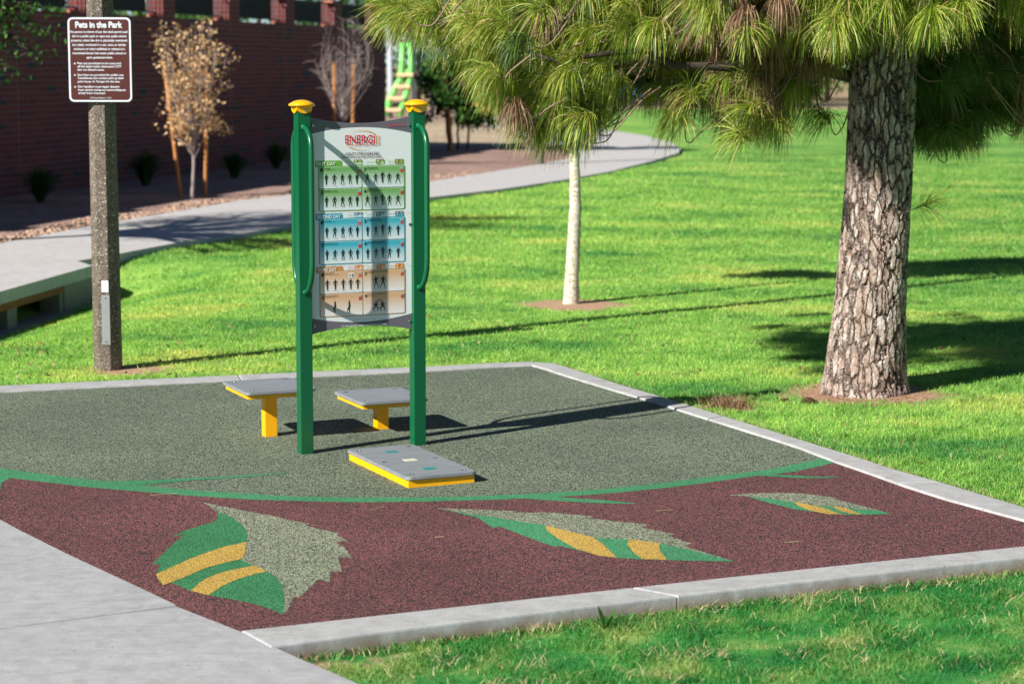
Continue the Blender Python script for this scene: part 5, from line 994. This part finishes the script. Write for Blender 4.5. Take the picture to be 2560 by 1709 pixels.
def add_tuft(x, y, z, kind, hub=None):
    tip = Vector((x-PX, y-PY, z)); hub = hub or Vector((0.1, 0, z+g.uniform(0.3, 0.9)))
    outw = Vector((tip.x-hub.x, tip.y-hub.y, 0)); outw = outw.normalized() if outw.length > 1e-3 else Vector((-1, 0, 0))
    d = (outw*0.9+Vector((g.uniform(-.7, .7), g.uniform(-.7, .7), g.uniform(-0.55, 0.75)))).normalized()
    (green if kind == 'g' else deep if kind == 'd' else dead).append((tip, d))
    L_ = g.uniform(0.28, 0.52); p0 = tip-d*0.02; p1 = tip-d*L_*0.4-Vector((0, 0, g.uniform(0.0, 0.10))); back = (hub-tip); back = back.normalized() if back.length > .01 else Vector((1, 0, .3))
    p2 = p1+back*L_*0.35+Vector((g.uniform(-.05, .05), g.uniform(-.05, .05), g.uniform(-.02, .10))); p3 = p2+back*L_*0.45+Vector((0, 0, g.uniform(0.05, 0.25)))
    twigs.append([p0, tip-d*0.10, p1, (p1+p2)/2-Vector((0, 0, 0.03)), p2, p3] if g.random() < 0.6 else [p0, tip-d*0.05, tip-d*0.10, tip-d*0.16])
cnt = 0
while cnt < 440:       # boughs left of the trunk
    x = g.uniform(-0.95, 2.30); z = zlow(x)+0.23+g.random()**1.15*(3.35-zlow(x)-0.23); y = 15.5+g.gauss(0, 0.65)
    if x < 0.2 and g.random() > 0.30+0.6*(x+0.95)/1.15: continue
    if z > 2.75+(x+0.95)*0.32 and x < 0.9: continue
    q = noise.noise(Vector((x*2.0, y*1.2, z*2.0)))
    if q < (-0.20 if x < 0.9 else 0.03) and z < 2.5: continue
    if x > 0.9 and z < 2.5 and y < 14.85: y = 14.85+abs(y-14.85)*0.6
    k = 'b' if (g.random() < (0.34 if 1.15 < x < 2.2 else 0.04)) else ('g' if (g.random() < 0.9 and y < 15.9) else 'd'); add_tuft(x, y, z, k); cnt += 1
for x, z, y in ((-0.72, 2.70, 15.2), (0.07, 1.98, 15.0), (0.24, 1.90, 15.1), (0.45, 1.85, 15.0), (0.56, 1.98, 14.9), (0.70, 2.20, 14.9), (1.12, 2.02, 14.8), (1.54, 1.90, 14.7), (1.62, 2.05, 14.7), (1.84, 1.98, 14.9), (1.20, 2.2, 14.7), (-0.15, 2.45, 15), (-0.33, 2.52, 15.1)): add_tuft(x, y, z, 'g')
for k in range(70): x = g.uniform(2.1, 3.1); add_tuft(x, g.uniform(13.7, 14.6), g.uniform(2.62, 3.3), 'g')       # hang in front of the trunk
for k in range(44): add_tuft(g.gauss(1.72, 0.16), g.uniform(14.8, 15.3), g.uniform(2.25, 3.2), 'b')
for k in range(7): add_tuft(g.gauss(1.62, 0.10), g.uniform(15.1, 15.6), g.uniform(1.95, 2.3), 'b')
for k in range(60): x = g.uniform(1.0, 2.3); add_tuft(x, g.uniform(13.8, 14.6), g.uniform(2.62, 3.3), 'g' if k % 4 else 'b')
for k in range(40): add_tuft(g.uniform(0.9, 2.35), g.uniform(15.7, 16.5), g.uniform(2.35, 3.1), 'b')
for k in range(26): add_tuft(g.uniform(3.3, 3.9), g.uniform(14.0, 14.6), g.uniform(2.72, 3.1), 'g')
cnt = 0
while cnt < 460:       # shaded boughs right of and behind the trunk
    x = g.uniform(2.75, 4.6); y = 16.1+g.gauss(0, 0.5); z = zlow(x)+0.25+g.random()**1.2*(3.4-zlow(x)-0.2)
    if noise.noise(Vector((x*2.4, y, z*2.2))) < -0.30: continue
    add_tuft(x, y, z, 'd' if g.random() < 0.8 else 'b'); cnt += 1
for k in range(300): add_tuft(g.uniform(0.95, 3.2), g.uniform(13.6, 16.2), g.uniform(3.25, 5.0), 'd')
for k in range(520):    # upper crown, mostly above the frame
    z = g.uniform(3.2, 10.5); rmax = 2.5*(1-(z-3.2)/8.5)+0.25; a = g.uniform(0, 6.283); r_ = rmax*math.sqrt(g.random()); x = PX+0.35+math.cos(a)*r_; y = PY+math.sin(a)*r_
    if x < 1.0 and z < 6: continue
    add_tuft(x, y, z, 'g' if g.random() < .6 else 'd')
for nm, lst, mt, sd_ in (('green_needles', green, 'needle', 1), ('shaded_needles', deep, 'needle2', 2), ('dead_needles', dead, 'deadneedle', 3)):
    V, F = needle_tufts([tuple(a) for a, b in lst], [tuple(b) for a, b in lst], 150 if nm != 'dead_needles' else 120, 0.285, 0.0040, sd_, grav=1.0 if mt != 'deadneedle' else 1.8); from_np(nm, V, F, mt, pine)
V, F = needle_tufts([(0.46, -0.2, 1.40)], [(0.9, 0, 0.35)], 60, 0.20, 0.0045, 9, shoot=0.16, grav=0.8); sp1 = from_np('trunk_sprout', V, F, 'needle', pine); bm = bmesh.new(); tube(bm, smooth([(0.22, -0.15, 1.30), (0.30, -0.18, 1.34), (0.46, -0.2, 1.40)]), 0.004, 5); from_bm('sprout_stem', bm, 'twig', sp1)
bm = bmesh.new()
for pts in twigs:
    q = smooth(pts); tube(bm, q, [0.003+0.0035*i/len(q) for i in range(len(q))], 5, False)
from_bm('twigs', bm, 'twig', pine, True)
bm = bmesh.new()
for k in range(46):
    z = 2.25+k*0.18; a = g.uniform(0, 6.283) if k > 12 else [math.pi, math.pi*1.15, math.pi*0.85, 0.1, 0.6, math.pi*1.3, math.pi, -0.3, 1.2, math.pi*0.9, 4.7, 2.4, 5.4][k]
    L_ = (3.0 if math.cos(a) < -0.5 and z < 3.6 else 2.1)*(1-(z-2.2)/11); e = Vector((0.1+math.cos(a)*L_, math.sin(a)*L_*0.8+(0.3 if z < 4 else 0), z+g.uniform(0.0, 0.5)))
    tube(bm, limb_path((0.1+0.15*math.cos(a), 0.15*math.sin(a), z), e, -0.03, 9, 0.10, g), [0.045*(1-0.085*i)*(1-(z-2.2)/14) for i in range(10)], 8)
for (a, b) in (((-0.05, 0.7, 2.95), (-2.9, 0.3, 2.55)), ((-2.0, 0.2, 2.55), (-3.05, 0.2, 2.9))): tube(bm, limb_path(a, b, -0.10, 9, 0.04, g), [0.014-0.001*i for i in range(10)], 7)
from_bm('limbs', bm, 'darkbark', pine, True)
for i, (x, y) in enumerate(((2.09, 14.72), (1.93, 14.78))):
    t = thing('pine_cone', ('dark pine cone on the soil beside the pine trunk, the larger one', 'dark pine cone on the soil beside the pine trunk, the smaller one farther left')[i], 'pine cone', (x, y, -0.03), 0.6*i, 'fallen pine cones'); bm = bmesh.new(); r_ = 0.032-0.01*i
    for q in range(60): a = q*2.4; f = q/60; rr2 = r_*math.sin(math.pi*(0.12+0.83*f)); box(bm, ((f-0.5)*0.1, rr2*math.cos(a), rr2*math.sin(a)+r_*0.8), (0.012, 0.012, 0.012), bev=0.002)
    from_bm('scales', bm, 'cone', t)

wd_t = thing('broadleaf_weed', 'small bright green broad-leaved weed at the foot of the near kerb', 'weed', (0.405, 8.86, -0.06), 0.4)
for k, (a, l, up_) in enumerate(((0.3, 0.06, 0.09), (1.9, 0.05, 0.10), (3.3, 0.07, 0.06), (4.9, 0.05, 0.08))):
    bm = bmesh.new(); ca, sa = math.cos(a), math.sin(a); r0 = [bm.verts.new((ca*l*f-sa*w_, sa*l*f+ca*w_, up_*f**0.8)) for f, w_ in ((0.0, 0.003), (0.35, 0.012), (0.7, 0.011), (1.0, 0.001))]; r1 = [bm.verts.new((ca*l*f+sa*w_, sa*l*f-ca*w_, up_*f**0.8)) for f, w_ in ((0.0, 0.003), (0.35, 0.012), (0.7, 0.011), (1.0, 0.001))]
    for i in range(3): bm.faces.new((r0[i], r1[i], r1[i+1], r0[i+1]))
    from_bm('leaf', bm, 'leafm', wd_t)
# ------------------------------------------------------------------ far background
ps = thing('play_structure', 'distant lime green climbing structure with grey posts beyond the wall end', 'play structure', (-5.6, 92, 0), 0)
bm = bmesh.new()
for x, y, h_ in ((0.35, 0, 3.6), (1.35, 0.0, 4.6), (2.1, 1.0, 4.8), (3.2, 0.6, 4.2), (0.2, 1.5, 3.8)): tube(bm, [(x, y, -.2), (x, y, h_)], 0.09, 8)
from_bm('posts', bm, 'play_p', ps)
for sx in (0, 1):
    bm = bmesh.new(); base = [(0.15, 0.1), (0.35, 0.9), (0.8, 1.7), (0.85, 2.3), (0.88, 3.2)] if not sx else [(0.75, 0.1), (1.0, 0.9), (1.2, 1.7), (1.25, 2.3), (1.22, 3.2)]; tube(bm, [(x, -0.25, z) for x, z in base], [0.15, 0.15, 0.13, 0.11, 0.11], 8); from_bm('ladder_side', bm, 'play_g', ps, True)
for (x, z) in ((0.45, 0.35), (0.6, 0.85), (0.85, 1.35), (1.0, 1.85)): bm = bmesh.new(); box(bm, (x, -0.3, z), (0.75, 0.35, 0.16), bev=0.04); from_bm('climbing_step', bm, 'play_t', ps)
bm = bmesh.new(); box(bm, (1.05, -0.2, 1.95), (0.65, 0.1, 0.25), bev=0.04); box(bm, (1.05, -0.2, 3.15), (0.6, 0.1, 0.2), bev=0.04); from_bm('archway', bm, 'play_g', ps)
bm = bmesh.new(); box(bm, (1.9, 0.9, 1.75), (2.6, 1.8, 0.12)); box(bm, (2.2, 0.2, 2.4), (1.4, 0.08, 0.9)); box(bm, (0.3, 0.9, 2.3), (0.1, 1.4, 0.9)); from_bm('deck_and_panels', bm, 'play_d', ps)
def car(label, x, y, rz, mat):
    t = thing('parked_car', label, 'car', (x, y, 0), rz, 'cars parked far behind the lawn'); bm = bmesh.new()
    prof = [(-2.2, 0.35), (-2.25, 0.75), (-1.9, 0.95), (-1.3, 1.0), (-0.75, 1.42), (0.75, 1.45), (1.45, 1.02), (2.05, 0.92), (2.2, 0.6), (2.15, 0.35)]
    a = [bm.verts.new((x_, -0.85, z_)) for x_, z_ in prof]; b = [bm.verts.new((x_, 0.85, z_)) for x_, z_ in prof]; bm.faces.new(a); bm.faces.new(b[::-1])
    for i in range(len(a)): j = (i+1) % len(a); bm.faces.new((a[i], b[i], b[j], a[j]))
    bmesh.ops.bevel(bm, geom=bm.edges[:], offset=0.05, segments=2, affect='EDGES'); from_bm('body', finish(bm), mat, t, True)
    bm = bmesh.new()
    for s in (-1, 1): vs_ = [bm.verts.new((x_, s*0.862, z_)) for x_, z_ in ((-1.15, 1.0), (-0.7, 1.36), (0.68, 1.38), (1.25, 1.02))]; bm.faces.new(vs_)
    from_bm('window', bm, 'glass', t)
    for sx in (-1.35, 1.35):
        for sy in (-0.8, 0.8): bm = bmesh.new(); bmesh.ops.create_cone(bm, cap_ends=True, segments=18, radius1=0.33, radius2=0.33, depth=0.2, matrix=Matrix.Translation((sx, sy, 0.33)) @ Matrix.Rotation(R(90), 4, 'X')); wh = from_bm('wheel', bm, 'tyre', t)
car('blue car parked far away behind the pine boughs', 8.2, 124.5, 0, 'carblue'); car('silver car parked far away beyond the lawn, left of the pine trunk', 14.6, 124.5, 0, 'carsilver')
gt = random.Random(91); k = 0
def far_tree(x, y, h_, r_, leaf, lab, n=1500):
    cl = rand_clumps(gt, 16, 0, 0, h_*0.62, r_*0.8, r_*0.8, h_*0.30, r_*0.32, r_*0.5)+[((0, 0, h_*0.25), (r_*0.8, r_*0.8, h_*0.2))]
    return broad_tree('background_tree', lab, (x, y, 0), h_*0.4, cl, leaf, 0.42, n, 0.16, 'darkbark', gt.randrange(9999), 'trees closing the far side of the park')
behind = ['dense dark green tree behind the brick wall fence', 'mid green tree behind the brick wall fence']
for i in range(13):
    s = -24+i*4.2; q = wallpt(s, -15-gt.uniform(0, 6)); far_tree(q[0], q[1], gt.uniform(5.5, 7.5), gt.uniform(2.4, 3.2), 'leafd' if i % 3 else 'leafm', behind[0 if i % 3 else 1])
far_l = ['dark green tree in the row beyond the road', 'mid green tree in the row beyond the road']
for i in range(44):
    x = -46+i*2.9+gt.uniform(-.6, .6); y = 134+gt.uniform(0, 10) if x > -8 else 112+gt.uniform(0, 10); far_tree(x, y, gt.uniform(6, 10), gt.uniform(2.6, 4.0), 'leafd' if gt.random() < 0.6 else 'leafm', far_l[0], 1300)
for o in SC.objects:
    if o.name.startswith('background_tree') and o.get('label') == far_l[0] and o.children:
        cr = [c for c in o.children if c.name.startswith('crown')][0]
        if cr.data.materials[0].name == 'mid_green_leaves': o['label'] = far_l[1]
